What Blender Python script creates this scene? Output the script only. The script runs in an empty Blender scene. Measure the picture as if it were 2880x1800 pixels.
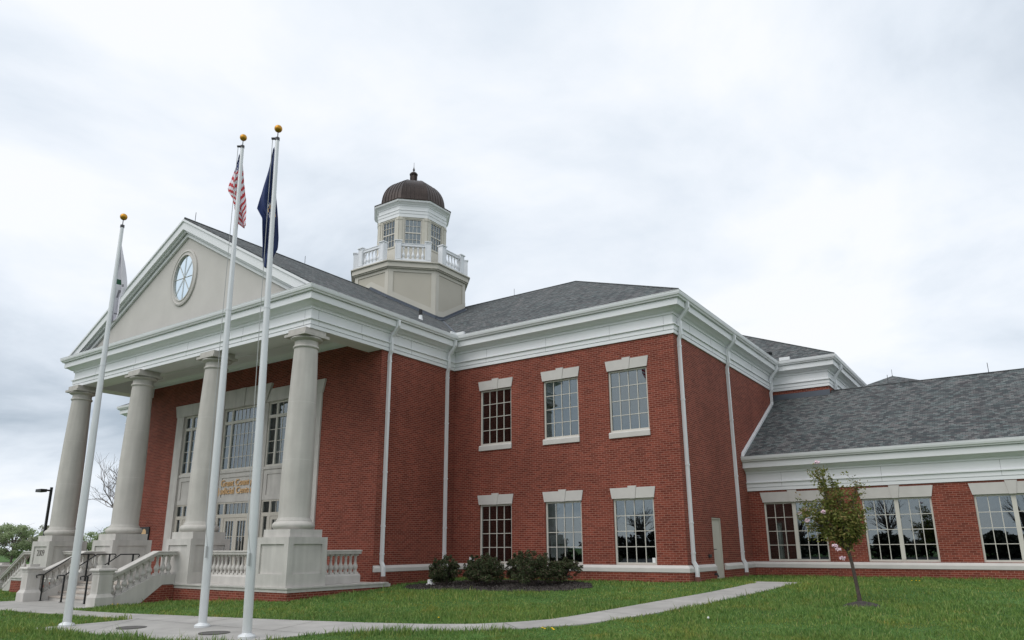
import bpy, bmesh, math, random
import numpy as np
from mathutils import Vector, Matrix
random.seed(7); RNG = np.random.default_rng(11)
SC = bpy.context.scene; COL = SC.collection
PI = math.pi
# ------------------------------------------------------------------ camera
CAM_P = Vector((17.763, -21.80, 0.532))
def look(yaw, pitch, roll):
    y, p, r = map(math.radians, (yaw, pitch, roll))
    fw = Vector((-math.sin(y)*math.cos(p), math.cos(y)*math.cos(p), math.sin(p)))
    rt = Vector((math.cos(y), math.sin(y), 0)); up = rt.cross(fw)
    R = math.cos(r)*rt + math.sin(r)*up; U = -math.sin(r)*rt + math.cos(r)*up
    m = Matrix((R, U, -fw)).transposed().to_4x4(); m.translation = CAM_P
    return m
cd = bpy.data.cameras.new('camera'); cam = bpy.data.objects.new('camera', cd); COL.objects.link(cam)
cam.matrix_world = look(34.507, 15.092, -0.299)
cd.sensor_width = 36; cd.lens = 36*2036.07/2880; cd.shift_y = 89.09/2880
cd.clip_start = .1; cd.clip_end = 3000
SC.camera = cam
# ------------------------------------------------------------------ world: overcast sky
SUN_AZ = math.radians(200); SUN_EL = math.radians(50)      # compass-like: direction to the sun
sun_dir = Vector((-.30*math.cos(SUN_EL)/1., -.95*math.cos(SUN_EL), math.sin(SUN_EL))).normalized()
W_ = bpy.data.worlds.new('World'); SC.world = W_; W_.use_nodes = True
nt = W_.node_tree; N = nt.nodes; L = nt.links; N.clear()
out = N.new('ShaderNodeOutputWorld'); bg = N.new('ShaderNodeBackground'); bg.inputs[1].default_value = .1
L.new(bg.outputs[0], out.inputs[0])
sky = N.new('ShaderNodeTexSky'); sky.sky_type = 'NISHITA'; sky.sun_disc = False
sky.sun_elevation = SUN_EL; sky.sun_rotation = math.atan2(sun_dir.x, sun_dir.y)
tc = N.new('ShaderNodeTexCoord')
def wn(t, **k):
    n = N.new(t)
    for a, b in k.items(): setattr(n, a, b)
    return n
def wmath(op, a, b=None, c=None, clamp=False):
    n = wn('ShaderNodeMath', operation=op, use_clamp=clamp)
    for i, v in enumerate((a, b, c)):
        if v is None: continue
        if isinstance(v, (int, float)): n.inputs[i].default_value = v
        else: L.new(v, n.inputs[i])
    return n.outputs[0]
sep = wn('ShaderNodeSeparateXYZ'); L.new(tc.outputs['Generated'], sep.inputs[0])
zc = wmath('ADD', wmath('MAXIMUM', sep.outputs[2], 0.0), .22)
cx_ = wmath('DIVIDE', sep.outputs[0], zc); cy_ = wmath('DIVIDE', sep.outputs[1], zc)
cmb = wn('ShaderNodeCombineXYZ'); L.new(cx_, cmb.inputs[0]); L.new(cy_, cmb.inputs[1])
def wnoise(scale, detail, rough, off):
    mp = wn('ShaderNodeMapping'); mp.inputs['Location'].default_value = off; L.new(cmb.outputs[0], mp.inputs[0])
    n = wn('ShaderNodeTexNoise'); n.inputs['Scale'].default_value = scale; n.inputs['Detail'].default_value = detail
    n.inputs['Roughness'].default_value = rough; n.inputs['Distortion'].default_value = .35
    L.new(mp.outputs[0], n.inputs['Vector']); return n.outputs[0]
n1 = wnoise(1.25, 7, .55, (3.1, 1.7, 0)); n2 = wnoise(.55, 4, .5, (-4.3, 7.2, 1)); n3 = wnoise(4.0, 5, .6, (0.3, .2, 5))
mixn = wmath('ADD', wmath('ADD', wmath('MULTIPLY', n1, .56), wmath('MULTIPLY', n2, .40)), wmath('MULTIPLY', n3, .06))
# the cloud deck is thicker towards the west-north-west (picture left)
dirL = wmath('ADD', wmath('MULTIPLY', sep.outputs[0], -.97), wmath('MULTIPLY', sep.outputs[1], .22))
mr = wn('ShaderNodeMapRange', interpolation_type='SMOOTHSTEP'); L.new(dirL, mr.inputs[0])
mr.inputs[1].default_value = .60; mr.inputs[2].default_value = .93
low = wn('ShaderNodeMapRange', interpolation_type='SMOOTHSTEP'); L.new(sep.outputs[2], low.inputs[0])
low.inputs[1].default_value = .40; low.inputs[2].default_value = .20
low2 = wn('ShaderNodeMapRange', interpolation_type='SMOOTHSTEP'); L.new(sep.outputs[2], low2.inputs[0])
low2.inputs[1].default_value = .05; low2.inputs[2].default_value = .17
dark = wmath('MULTIPLY', wmath('MULTIPLY', mr.outputs[0], low.outputs[0]), low2.outputs[0])
mixn = wmath('MULTIPLY_ADD', mixn, 1.2, -.105)
fac = wmath('SUBTRACT', mixn, wmath('MULTIPLY', dark, .15))
rp = wn('ShaderNodeValToRGB'); L.new(fac, rp.inputs[0])
els = rp.color_ramp.elements
els[0].position = .20; els[0].color = (.32, .39, .47, 1)
els[1].position = .64; els[1].color = (.895, .905, .925, 1)
for ps, c in ((.30, (.42, .49, .57, 1)), (.385, (.60, .665, .745, 1)), (.455, (.725, .785, .86, 1)), (.52, (.815, .860, .92, 1)), (.575, (.885, .908, .94, 1))):
    e = els.new(ps); e.color = c
sc9 = wn('ShaderNodeMix', data_type='RGBA', blend_type='MULTIPLY'); sc9.inputs[0].default_value = 1
L.new(rp.outputs[0], sc9.inputs[6]); sc9.inputs[7].default_value = (11.3, 11.3, 11.3, 1)
mx = wn('ShaderNodeMix', data_type='RGBA'); mx.inputs[0].default_value = .95
L.new(sky.outputs[0], mx.inputs[6]); L.new(sc9.outputs[2], mx.inputs[7]); L.new(mx.outputs[2], bg.inputs[0])
# ------------------------------------------------------------------ sun through cloud
sl = bpy.data.lights.new('sun', 'SUN'); sl.energy = 1.5; sl.angle = math.radians(50); sl.color = (1, .965, .92)
so = bpy.data.objects.new('sun', sl); COL.objects.link(so)
so.rotation_euler = sun_dir.to_track_quat('Z', 'Y').to_euler()
so.location = (0, -30, 40)
vs = SC.view_settings; vs.view_transform = 'Standard'; vs.look = 'None'; vs.exposure = 0.0; vs.gamma = 1
SC.cycles.max_bounces = 6; SC.cycles.use_denoising = True
# ================================================================== materials
MATS = {}
def mat(name):
    m = bpy.data.materials.new(name); m.use_nodes = True; MATS[name] = m
    nt = m.node_tree; return m, nt.nodes, nt.links, nt.nodes['Principled BSDF']
def node(N, t, **k):
    n = N.new(t)
    for a, b in k.items():
        if a in n.inputs: n.inputs[a].default_value = b
        else: setattr(n, a, b)
    return n
def noise_mul(N, L, colsock, vec, scale, lo, hi, detail=4, col=None):
    """multiply a colour by a noise value between lo and hi"""
    nz = node(N, 'ShaderNodeTexNoise', Scale=scale, Detail=detail); L.new(vec, nz.inputs['Vector'])
    mr = node(N, 'ShaderNodeMapRange'); L.new(nz.outputs[0], mr.inputs[0])
    mr.inputs[1].default_value = .3; mr.inputs[2].default_value = .7; mr.inputs[3].default_value = lo; mr.inputs[4].default_value = hi
    mx = node(N, 'ShaderNodeMix', data_type='RGBA', blend_type='MULTIPLY'); mx.inputs[0].default_value = 1
    if isinstance(colsock, tuple): mx.inputs[6].default_value = (*colsock, 1)
    else: L.new(colsock, mx.inputs[6])
    L.new(mr.outputs[0], mx.inputs[7]); return mx.outputs[2]
def stretch(N, L, src, s):
    mp = node(N, 'ShaderNodeMapping'); mp.inputs['Scale'].default_value = s; L.new(src, mp.inputs[0]); return mp.outputs[0]
def simple(name, col, rough=.6, lo=.9, hi=1.08, scale=2., metal=0, streak=None, bump=0, spec=.4):
    m, N, L, B = mat(name); t = node(N, 'ShaderNodeTexCoord')
    c = noise_mul(N, L, col, t.outputs['Object'], scale, lo, hi)
    if streak:
        c = noise_mul(N, L, c, stretch(N, L, t.outputs['Object'], streak), 1.0, .88, 1.06, 6)
    L.new(c, B.inputs['Base Color']); B.inputs['Roughness'].default_value = rough; B.inputs['Metallic'].default_value = metal
    B.inputs['Specular IOR Level'].default_value = spec
    if bump:
        nz = node(N, 'ShaderNodeTexNoise', Scale=60., Detail=3.); L.new(t.outputs['Object'], nz.inputs['Vector'])
        bp = node(N, 'ShaderNodeBump', Strength=bump, Distance=.01); L.new(nz.outputs[0], bp.inputs['Height']); L.new(bp.outputs[0], B.inputs['Normal'])
    return m
def brick_mat(name, c1, c2, mortar):
    m, N, L, B = mat(name); t = node(N, 'ShaderNodeTexCoord')
    b = node(N, 'ShaderNodeTexBrick', Scale=1.0); L.new(t.outputs['UV'], b.inputs['Vector'])
    b.offset = .5; b.inputs['Color1'].default_value = (*c1, 1); b.inputs['Color2'].default_value = (*c2, 1); b.inputs['Mortar'].default_value = (*mortar, 1)
    b.inputs['Mortar Size'].default_value = .0068; b.inputs['Mortar Smooth'].default_value = .15; b.inputs['Bias'].default_value = -.1
    b.inputs['Brick Width'].default_value = .2032; b.inputs['Row Height'].default_value = .06773
    c = noise_mul(N, L, b.outputs[0], t.outputs['Object'], .5, .86, 1.10, 6)
    c = noise_mul(N, L, c, stretch(N, L, t.outputs['Object'], (1.6, 1.6, .22)), 1.0, .92, 1.07, 4)
    c = noise_mul(N, L, c, t.outputs['Object'], 9., .93, 1.07, 2)
    L.new(c, B.inputs['Base Color']); B.inputs['Roughness'].default_value = .85; B.inputs['Specular IOR Level'].default_value = .25
    bp = node(N, 'ShaderNodeBump', Strength=.35, Distance=.006, invert=True); L.new(b.outputs['Fac'], bp.inputs['Height']); L.new(bp.outputs[0], B.inputs['Normal'])
    return m
def shingle_mat(name):
    m, N, L, B = mat(name); t = node(N, 'ShaderNodeTexCoord')
    b = node(N, 'ShaderNodeTexBrick', Scale=1.0); L.new(t.outputs['UV'], b.inputs['Vector'])
    b.offset = .43; b.offset_frequency = 2
    b.inputs['Color1'].default_value = (.058, .060, .065, 1); b.inputs['Color2'].default_value = (.165, .168, .170, 1); b.inputs['Mortar'].default_value = (.045, .045, .048, 1)
    b.inputs['Mortar Size'].default_value = .006; b.inputs['Brick Width'].default_value = .165; b.inputs['Row Height'].default_value = .118; b.inputs['Bias'].default_value = -.1
    # a slow drift of tint: greenish grey and brownish grey tabs
    b2 = node(N, 'ShaderNodeTexBrick', Scale=1.0); L.new(t.outputs['UV'], b2.inputs['Vector'])
    b2.offset = .31
    b2.inputs['Color1'].default_value = (.88, 1.03, 1.01, 1); b2.inputs['Color2'].default_value = (1.06, 1.0, .98, 1); b2.inputs['Mortar'].default_value = (1, 1, 1, 1)
    b2.inputs['Mortar Size'].default_value = 0; b2.inputs['Brick Width'].default_value = .19; b2.inputs['Row Height'].default_value = .118
    mx = node(N, 'ShaderNodeMix', data_type='RGBA', blend_type='MULTIPLY'); mx.inputs[0].default_value = 1
    L.new(b.outputs[0], mx.inputs[6]); L.new(b2.outputs[0], mx.inputs[7])
    c = noise_mul(N, L, mx.outputs[2], t.outputs['Object'], .6, .92, 1.07, 5)
    c = noise_mul(N, L, c, t.outputs['Object'], 30., .85, 1.15, 3)
    L.new(c, B.inputs['Base Color']); B.inputs['Roughness'].default_value = .93; B.inputs['Specular IOR Level'].default_value = .2
    return m
brick_mat('red brick', (.142, .030, .020), (.240, .056, .036), (.33, .165, .122))
shingle_mat('asphalt shingle')
simple('white trim', (.76, .775, .787), .45, .96, 1.02, .7)
simple('gutter white', (.76, .775, .79), .35, .97, 1.03, .7)
simple('limestone', (.53, .51, .48), .85, .90, 1.07, 1.6, streak=(5, 5, .5), bump=.15)
simple('column stone', (.50, .48, .445), .85, .92, 1.06, 1.6, streak=(5, 5, .35), bump=.12)
simple('cast stone', (.54, .52, .495), .8, .94, 1.05, 2.5, bump=.1)
simple('tympanum stucco', (.545, .525, .495), .9, .95, 1.04, 1.2, bump=.1)
simple('cupola stucco', (.50, .47, .40), .85, .96, 1.03, 1.0)
simple('cupola trim', (.56, .535, .47), .7, .95, 1.04, 1.0)
simple('window frame', (.58, .555, .50), .5, .97, 1.03, 2)
simple('white rail', (.76, .78, .81), .4, .97, 1.02, 1)
simple('concrete', (.385, .372, .352), .9, .84, 1.07, .8, streak=(2.5, 2.5, 2.5), bump=.15)
simple('tread stone', (.45, .40, .355), .85, .88, 1.08, 1.2)
simple('pole aluminium', (.64, .66, .67), .42, .95, 1.04, 1.5, metal=.25, spec=.5)
simple('gold ball', (.55, .27, .03), .38, .93, 1.05, 6, metal=.55)
simple('black metal', (.012, .013, .015), .4, .9, 1.1, 8)
simple('dark metal', (.07, .07, .075), .4, .9, 1.1, 8, metal=.6)
simple('flashing', (.085, .10, .125), .5, .95, 1.05, 3)
simple('bronze roof', (.058, .044, .039), .42, .62, 1.35, 1.1, metal=.55, streak=(4, 4, .7))
simple('door paint', (.50, .47, .41), .5, .97, 1.03, 2)
simple('lining', (.26, .27, .32), .8, .97, 1.03, 2)
simple('joint mortar', (.62, .60, .57), .9)
simple('shade black interior', (.012, .011, .010), .9, .8, 1.2, 1.5)  # near-black wall colour stands in for the shade of unlit rooms
simple('blind slat', (.34, .34, .33), .7, .95, 1.05, 3)
simple('grey box', (.22, .23, .235), .5, .95, 1.05, 8)
simple('white plastic', (.78, .79, .80), .4, .97, 1.03, 8)
simple('terracotta boot', (.20, .09, .07), .8, .9, 1.1, 8)
simple('gold letters', (.66, .43, .22), .5, .95, 1.05, 8)
simple('engraving', (.10, .09, .08), .9, .95, 1.05, 8)
simple('bark', (.075, .058, .05), .9, .7, 1.25, 20)
simple('bare bark', (.16, .13, .12), .9, .7, 1.25, 10)
simple('mulch', (.040, .034, .031), .95, .45, 1.9, 22, bump=.8)
simple('rope', (.40, .41, .41), .9, .97, 1.03, 8)
simple('iron lid', (.10, .095, .09), .8, .85, 1.15, 10)
simple('flag red', (.50, .035, .045), .75, .93, 1.05, 3)
simple('flag white', (.72, .70, .76), .75, .95, 1.03, 3)
simple('flag blue', (.035, .055, .17), .75, .9, 1.1, 3)
simple('flag navy', (.015, .032, .115), .7, .85, 1.15, 3)
simple('flag green', (.03, .10, .06), .75, .9, 1.1, 3)
simple('flag mark', (.25, .24, .27), .75, .95, 1.03, 3)
simple('blossom', (.80, .62, .69), .7, .92, 1.06, 12)
simple('dandelion yellow', (.75, .50, .02), .8, .9, 1.1, 12)
simple('dandelion puff', (.70, .70, .68), .9, .9, 1.1, 12)
simple('stem green', (.08, .16, .04), .8, .9, 1.1, 12)
def glass_mat():
    m, N, L, B = mat('window glass'); N.remove(B)
    o = N['Material Output']
    g = node(N, 'ShaderNodeBsdfGlossy'); g.inputs['Color'].default_value = (.75, .84, .885, 1); g.inputs['Roughness'].default_value = .01
    d = node(N, 'ShaderNodeBsdfTransparent'); d.inputs['Color'].default_value = (.55, .58, .58, 1)
    lw = node(N, 'ShaderNodeFresnel', IOR=1.5)
    a = node(N, 'ShaderNodeMath', operation='MULTIPLY_ADD'); a.inputs[1].default_value = .9; a.inputs[2].default_value = .155; L.new(lw.outputs[0], a.inputs[0])
    t = node(N, 'ShaderNodeTexCoord'); nz = node(N, 'ShaderNodeTexNoise', Scale=.8, Detail=1.); L.new(t.outputs['Object'], nz.inputs['Vector'])
    bp = node(N, 'ShaderNodeBump', Strength=.03, Distance=.05); L.new(nz.outputs[0], bp.inputs['Height']); L.new(bp.outputs[0], g.inputs['Normal'])
    mx = node(N, 'ShaderNodeMixShader'); L.new(a.outputs[0], mx.inputs[0]); L.new(d.outputs[0], mx.inputs[1]); L.new(g.outputs[0], mx.inputs[2]); L.new(mx.outputs[0], o.inputs[0])
glass_mat()
def leaf_mat(name, stops, trans=.25, patch=None):
    m, N, L, B = mat(name); g = node(N, 'ShaderNodeNewGeometry')
    r = node(N, 'ShaderNodeValToRGB'); L.new(g.outputs['Random Per Island'], r.inputs[0])
    e = r.color_ramp.elements; e[0].position = stops[0][0]; e[0].color = (*stops[0][1], 1); e[1].position = stops[-1][0]; e[1].color = (*stops[-1][1], 1)
    for p, c in stops[1:-1]: x = e.new(p); x.color = (*c, 1)
    c = r.outputs[0]
    t = node(N, 'ShaderNodeTexCoord')
    if patch:
        nz = node(N, 'ShaderNodeTexNoise', Scale=patch[0], Detail=3.); L.new(t.outputs['Object'], nz.inputs['Vector'])
        mr = node(N, 'ShaderNodeMapRange'); L.new(nz.outputs[0], mr.inputs[0]); mr.inputs[1].default_value = .40; mr.inputs[2].default_value = .72
        mx = node(N, 'ShaderNodeMix', data_type='RGBA'); L.new(mr.outputs[0], mx.inputs[0]); L.new(c, mx.inputs[6])
        m2 = node(N, 'ShaderNodeMix', data_type='RGBA', blend_type='MULTIPLY'); m2.inputs[0].default_value = 1; L.new(c, m2.inputs[6]); m2.inputs[7].default_value = (*patch[1], 1)
        L.new(m2.outputs[2], mx.inputs[7]); c = mx.outputs[2]
        for sc_, a_, b_, mul in ((1.7, .52, .72, (1.35, 1.0, .85)), (.23, .45, .65, (.80, .90, .95)), (5.5, .58, .72, (.72, .86, .8))):
            nz = node(N, 'ShaderNodeTexNoise', Scale=sc_, Detail=4.); L.new(t.outputs['Object'], nz.inputs['Vector'])
            mr = node(N, 'ShaderNodeMapRange'); L.new(nz.outputs[0], mr.inputs[0]); mr.inputs[1].default_value = a_; mr.inputs[2].default_value = b_
            m3 = node(N, 'ShaderNodeMix', data_type='RGBA', blend_type='MULTIPLY'); L.new(mr.outputs[0], m3.inputs[0]); L.new(c, m3.inputs[6]); m3.inputs[7].default_value = (*mul, 1); c = m3.outputs[2]
    L.new(c, B.inputs['Base Color']); B.inputs['Roughness'].default_value = .6; B.inputs['Specular IOR Level'].default_value = .3
    if trans:
        o = N['Material Output']; tr = node(N, 'ShaderNodeBsdfTranslucent'); L.new(c, tr.inputs['Color'])
        ms = node(N, 'ShaderNodeMixShader'); ms.inputs[0].default_value = trans; L.new(B.outputs[0], ms.inputs[1]); L.new(tr.outputs[0], ms.inputs[2]); L.new(ms.outputs[0], o.inputs[0])
    return m
simple('asphalt', (.045, .045, .047), .9, .85, 1.15, .8)
leaf_mat('grass blade', [(0, (.078, .150, .036)), (.45, (.136, .250, .058)), (.8, (.195, .315, .080)), (.95, (.27, .335, .11)), (1, (.31, .32, .14))], .3, (.45, (1.5, 1.15, 1.0)))
leaf_mat('sapling leaf', [(0, (.090, .115, .026)), (.4, (.165, .190, .042)), (.78, (.22, .215, .060)), (1, (.24, .155, .060))], .3)
leaf_mat('shrub leaf', [(0, (.026, .040, .016)), (.5, (.052, .075, .028)), (.8, (.085, .092, .042)), (1, (.110, .058, .052))], .1)
leaf_mat('spring leaf', [(0, (.22, .28, .15)), (.5, (.33, .41, .22)), (1, (.44, .50, .30))], .45)
leaf_mat('grey leaf', [(0, (.22, .24, .17)), (.5, (.31, .33, .23)), (1, (.40, .40, .30))], .35)
leaf_mat('mulch chip', [(0, (.015, .012, .011)), (.6, (.045, .038, .034)), (1, (.12, .105, .095))], 0)
leaf_mat('wood leaf', [(0, (.010, .013, .008)), (.5, (.020, .024, .014)), (1, (.035, .038, .022))], .15)
def lawn_mat():
    m, N, L, B = mat('lawn'); t = node(N, 'ShaderNodeTexCoord')
    c = noise_mul(N, L, (.060, .125, .030), t.outputs['Object'], .5, .8, 1.25, 6)
    c = noise_mul(N, L, c, t.outputs['Object'], 14., .55, 1.4, 5)
    L.new(c, B.inputs['Base Color']); B.inputs['Roughness'].default_value = .95; B.inputs['Specular IOR Level'].default_value = .15
lawn_mat()
# ================================================================== mesh helpers
class MB:
    def __init__(s): s.v = []; s.f = []; s.m = []; s.sm = []
    def add(s, vs, fs, mi=0, smooth=False):
        o = len(s.v); s.v += [tuple(v) for v in vs]
        for f in fs: s.f.append([i+o for i in f]); s.m.append(mi); s.sm.append(smooth)
    def quad(s, *p, mi=0): s.add(p, [list(range(len(p)))], mi)
    def box(s, x0, x1, y0, y1, z0, z1, mi=0):
        v = [(x, y, z) for z in (z0, z1) for y in (y0, y1) for x in (x0, x1)]
        s.add(v, [(0, 2, 3, 1), (4, 5, 7, 6), (0, 1, 5, 4), (2, 6, 7, 3), (0, 4, 6, 2), (1, 3, 7, 5)], mi)
    def prism(s, poly, d, mi=0, caps=True):
        """poly: 3-D points (planar, ccw seen from -d), extruded along d"""
        n = len(poly); d = Vector(d); a = [Vector(p) for p in poly]; b = [p+d for p in a]
        fs = [(i, (i+1) % n, n+(i+1) % n, n+i) for i in range(n)]
        if caps: fs += [tuple(range(n))[::-1], tuple(range(n, 2*n))]
        s.add(a+b, fs, mi)
    def rings(s, rs, close=True, cap0=False, cap1=False, mi=0, smooth=False):
        n = len(rs[0]); o = len(s.v)
        for r in rs: s.v += [tuple(p) for p in r]
        for k in range(len(rs)-1):
            for i in range(n if close else n-1):
                j = (i+1) % n; a = o+k*n; b = a+n
                s.f.append([a+i, a+j, b+j, b+i]); s.m.append(mi); s.sm.append(smooth)
        if cap0: s.f.append([o+i for i in range(n)][::-1]); s.m.append(mi); s.sm.append(False)
        if cap1: s.f.append([o+(len(rs)-1)*n+i for i in range(n)]); s.m.append(mi); s.sm.append(False)
    def lathe(s, prof, c=(0, 0, 0), n=32, mi=0, smooth=True, caps=True, rot=0, sq=1):
        rs = [[(c[0]+r*math.cos(rot+2*PI*i/n), c[1]+r*math.sin(rot+2*PI*i/n), c[2]+z) for i in range(n)] for r, z in prof]
        s.rings(rs, True, caps, caps, mi, smooth)
    def oct(s, prof, c, caps=True, mi=0, n=8):
        k = 1/math.cos(PI/n)
        s.lathe([(a*k, z) for a, z in prof], (c[0], c[1], 0), n, mi, False, caps, rot=PI/n)
    def tube(s, pts, r, n=8, mi=0, smooth=True, sq=None):
        pts = [Vector(p) for p in pts]; rr = r if isinstance(r, (list, tuple)) else [r]*len(pts); rs = []; pu = None
        for i, p in enumerate(pts):
            t = ((pts[min(i+1, len(pts)-1)]-p).normalized() + (p-pts[max(i-1, 0)]).normalized())
            t = t.normalized() if t.length > 1e-6 else Vector((0, 0, 1))
            u = pu if pu is not None else (Vector((1, 0, 0)) if abs(t.x) < .8 else Vector((0, 1, 0)))
            u = (u-t*u.dot(t)).normalized(); pu = u; w = t.cross(u)
            if sq: rs.append([p+u*a*sq[0]/2+w*b*sq[1]/2 for a, b in ((1, 1), (-1, 1), (-1, -1), (1, -1))])
            else: rs.append([p+(u*math.cos(2*PI*k/n)+w*math.sin(2*PI*k/n))*rr[i] for k in range(n)])
        s.rings(rs, True, True, True, mi, smooth and not sq)
    def sweep(s, prof, path, closed=False, mi=0, smooth=False):
        """prof: (q outwards, z); path: (x,y) points, outward is to the right of travel"""
        n = len(path); rs = []
        for i, (x, y) in enumerate(path):
            a = path[i-1] if (i > 0 or closed) else None; b = path[(i+1) % n] if (i < n-1 or closed) else None
            def nor(p, q):
                d = Vector((q[0]-p[0], q[1]-p[1])).normalized(); return Vector((d.y, -d.x))
            na = nor(a, (x, y)) if a else None; nb = nor((x, y), b) if b else None
            if na is None: m = nb
            elif nb is None: m = na
            else: m = (na+nb)/(1+na.dot(nb))
            rs.append([(x+m.x*q, y+m.y*q, z) for q, z in prof])
        if closed: rs.append(rs[0])
        s.rings(rs, True, not closed, not closed, mi, smooth)
    def build(s, name, mats, parent=None, loc=None):
        me = bpy.data.meshes.new(name); me.from_pydata(s.v, [], s.f); me.update()
        for m in (mats if isinstance(mats, (list, tuple)) else [mats]): me.materials.append(MATS[m])
        me.polygons.foreach_set('material_index', s.m); me.polygons.foreach_set('use_smooth', s.sm)
        if any(s.sm): me.set_sharp_from_angle(angle=math.radians(38))
        # planar UVs in metres: u along the horizontal of the face, v up its slope
        uv = me.uv_layers.new(name='UVMap'); co = np.empty(len(me.loops)*2)
        k = 0
        for p in me.polygons:
            nn = p.normal; u = Vector((-nn.y, nn.x, 0))
            u = u.normalized() if u.length > 1e-3 else Vector((1, 0, 0)); v = nn.cross(u)
            for li in p.loop_indices:
                c = me.vertices[me.loops[li].vertex_index].co; co[2*li] = c.dot(u); co[2*li+1] = c.dot(v)
        uv.data.foreach_set('uv', co)
        o = bpy.data.objects.new(name, me); COL.objects.link(o)
        if parent: o.parent = parent
        if loc: o.location = loc
        return o
def tag(o, label=None, cat=None, group=None, kind=None):
    for k, v in (('label', label), ('category', cat), ('group', group), ('kind', kind)):
        if v: o[k] = v
    return o
def empty(name, loc, rz=0):
    o = bpy.data.objects.new(name, None); COL.objects.link(o); o.location = loc; o.rotation_euler = (0, 0, rz); o.empty_display_size = .2
    return o
def copy_tree(o, parent=None, kids=True):
    c = o.copy(); COL.objects.link(c)
    if parent: c.parent = parent
    if kids:
        for ch in list(o.children): copy_tree(ch, c)
    return c
def np_mesh(name, verts, faces_flat, sizes, m, parent=None, smooth=False):
    me = bpy.data.meshes.new(name)
    me.vertices.add(len(verts)); me.vertices.foreach_set('co', np.asarray(verts, np.float32).ravel())
    me.loops.add(len(faces_flat)); me.loops.foreach_set('vertex_index', np.asarray(faces_flat, np.int32))
    me.polygons.add(len(sizes)); st = np.concatenate([[0], np.cumsum(sizes)[:-1]])
    me.polygons.foreach_set('loop_start', st.astype(np.int32)); me.polygons.foreach_set('loop_total', np.asarray(sizes, np.int32))
    me.update(calc_edges=True); me.materials.append(MATS[m])
    o = bpy.data.objects.new(name, me); COL.objects.link(o)
    if parent: o.parent = parent
    return o
# ================================================================== ground
def gz(x, y):
    s = -.54 + .05*np.minimum(0, y) + .035*np.minimum(0, x); k = .06
    return -1.15 + k*np.log1p(np.exp((s+1.15)/k))
xs = np.unique(np.concatenate([np.linspace(-900, -60, 15), np.linspace(-60, -20, 21), np.arange(-20, 30, .5), np.linspace(30, 80, 21), np.linspace(80, 900, 15)]))
ys = np.unique(np.concatenate([np.linspace(-900, -60, 15), np.linspace(-60, -24, 13), np.arange(-24, 14, .5), np.linspace(14, 80, 24), np.linspace(80, 900, 15)]))
X, Y = np.meshgrid(xs, ys); Z = gz(X, Y)
V = np.stack([X, Y, Z], -1).reshape(-1, 3); nx = len(xs); ny = len(ys)
I = np.arange(nx*ny).reshape(ny, nx)
F = np.stack([I[:-1, :-1], I[:-1, 1:], I[1:, 1:], I[1:, :-1]], -1).reshape(-1)
o = np_mesh('lawn_ground', V, F, np.full(len(F)//4, 4), 'lawn'); tag(o, 'green lawn sloping up towards the brick courthouse', 'lawn', kind='structure')
WALK = [(-40, -10.6), (-10.55, -10.6), (-10.55, -9.35), (-5.15, -9.35), (-5.15, -11.1), (.1, -10.97), (1.9, -10.7), (4.3, -10.32), (5.8, -10.04), (7.3, -9.68), (8.2, -9.3), (8.8, -8.82), (9.3, -8.18), (9.55, -7.4), (9.78, -6.4), (10.12, -4.8), (10.6, -2.75), (10.9, -1.0), (11.05, .46), (10.75, 1.2), (10.8, 1.45), (12.2, 1.5),
        (12.2, 1.2), (11.98, -1.3), (11.65, -3.3), (11.35, -5.1), (10.85, -7.0), (10.3, -8.5), (9.5, -9.4), (8.5, -10.1), (7.7, -10.5), (6.9, -10.85), (6.3, -11.3), (5.95, -12.2), (5.85, -13.0), (5.2, -13.45), (4.1, -13.6), (3, -13.7), (1.6, -13.85), (-.38, -14.0), (-.05, -11.86), (-1, -11.8), (-3, -11.86), (-6.7, -12.1), (-40, -12.6)]
def inside(px, py, poly):
    r = np.zeros(px.shape, bool); n = len(poly)
    for i in range(n):
        x1, y1 = poly[i]; x2, y2 = poly[(i+1) % n]
        c = ((y1 > py) != (y2 > py)) & (px < (x2-x1)*(py-y1)/((y2-y1) or 1e-9)+x1); r ^= c
    return r
def flat_patch(name, poly, m, lift, step=.5, skirt=.0):
    """a sheet that follows the ground, cut to a polygon"""
    bm = bmesh.new(); vs = [bm.verts.new((x, y, 0)) for x, y in poly]; bm.faces.new(vs)
    xs = [p[0] for p in poly]; ys = [p[1] for p in poly]
    for a, lo, hi in ((0, max(min(xs), -22), max(xs)), (1, min(ys), max(ys))):
        t = lo+step
        while t < hi:
            co = (t, 0, 0) if a == 0 else (0, t, 0); no = (1, 0, 0) if a == 0 else (0, 1, 0)
            bmesh.ops.bisect_plane(bm, geom=bm.verts[:]+bm.edges[:]+bm.faces[:], plane_co=co, plane_no=no); t += step
    for v in bm.verts: v.co.z = float(gz(v.co.x, v.co.y))+lift
    bmesh.ops.recalc_face_normals(bm, faces=bm.faces)
    if bm.faces[0].normal.z < 0: bmesh.ops.reverse_faces(bm, faces=bm.faces)
    if skirt:
        ed = [e for e in bm.edges if e.is_boundary]; r = bmesh.ops.extrude_edge_only(bm, edges=ed)
        for v in [g for g in r['geom'] if isinstance(g, bmesh.types.BMVert)]: v.co.z -= skirt
    me = bpy.data.meshes.new(name); bm.to_mesh(me); bm.free(); me.materials.append(MATS[m])
    o = bpy.data.objects.new(name, me); COL.objects.link(o); return o
o = flat_patch('walkway', WALK, 'concrete', .02, .5, .1); tag(o, 'pale concrete walkway and flagpole plaza curving to the right', 'path', kind='structure')
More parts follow.
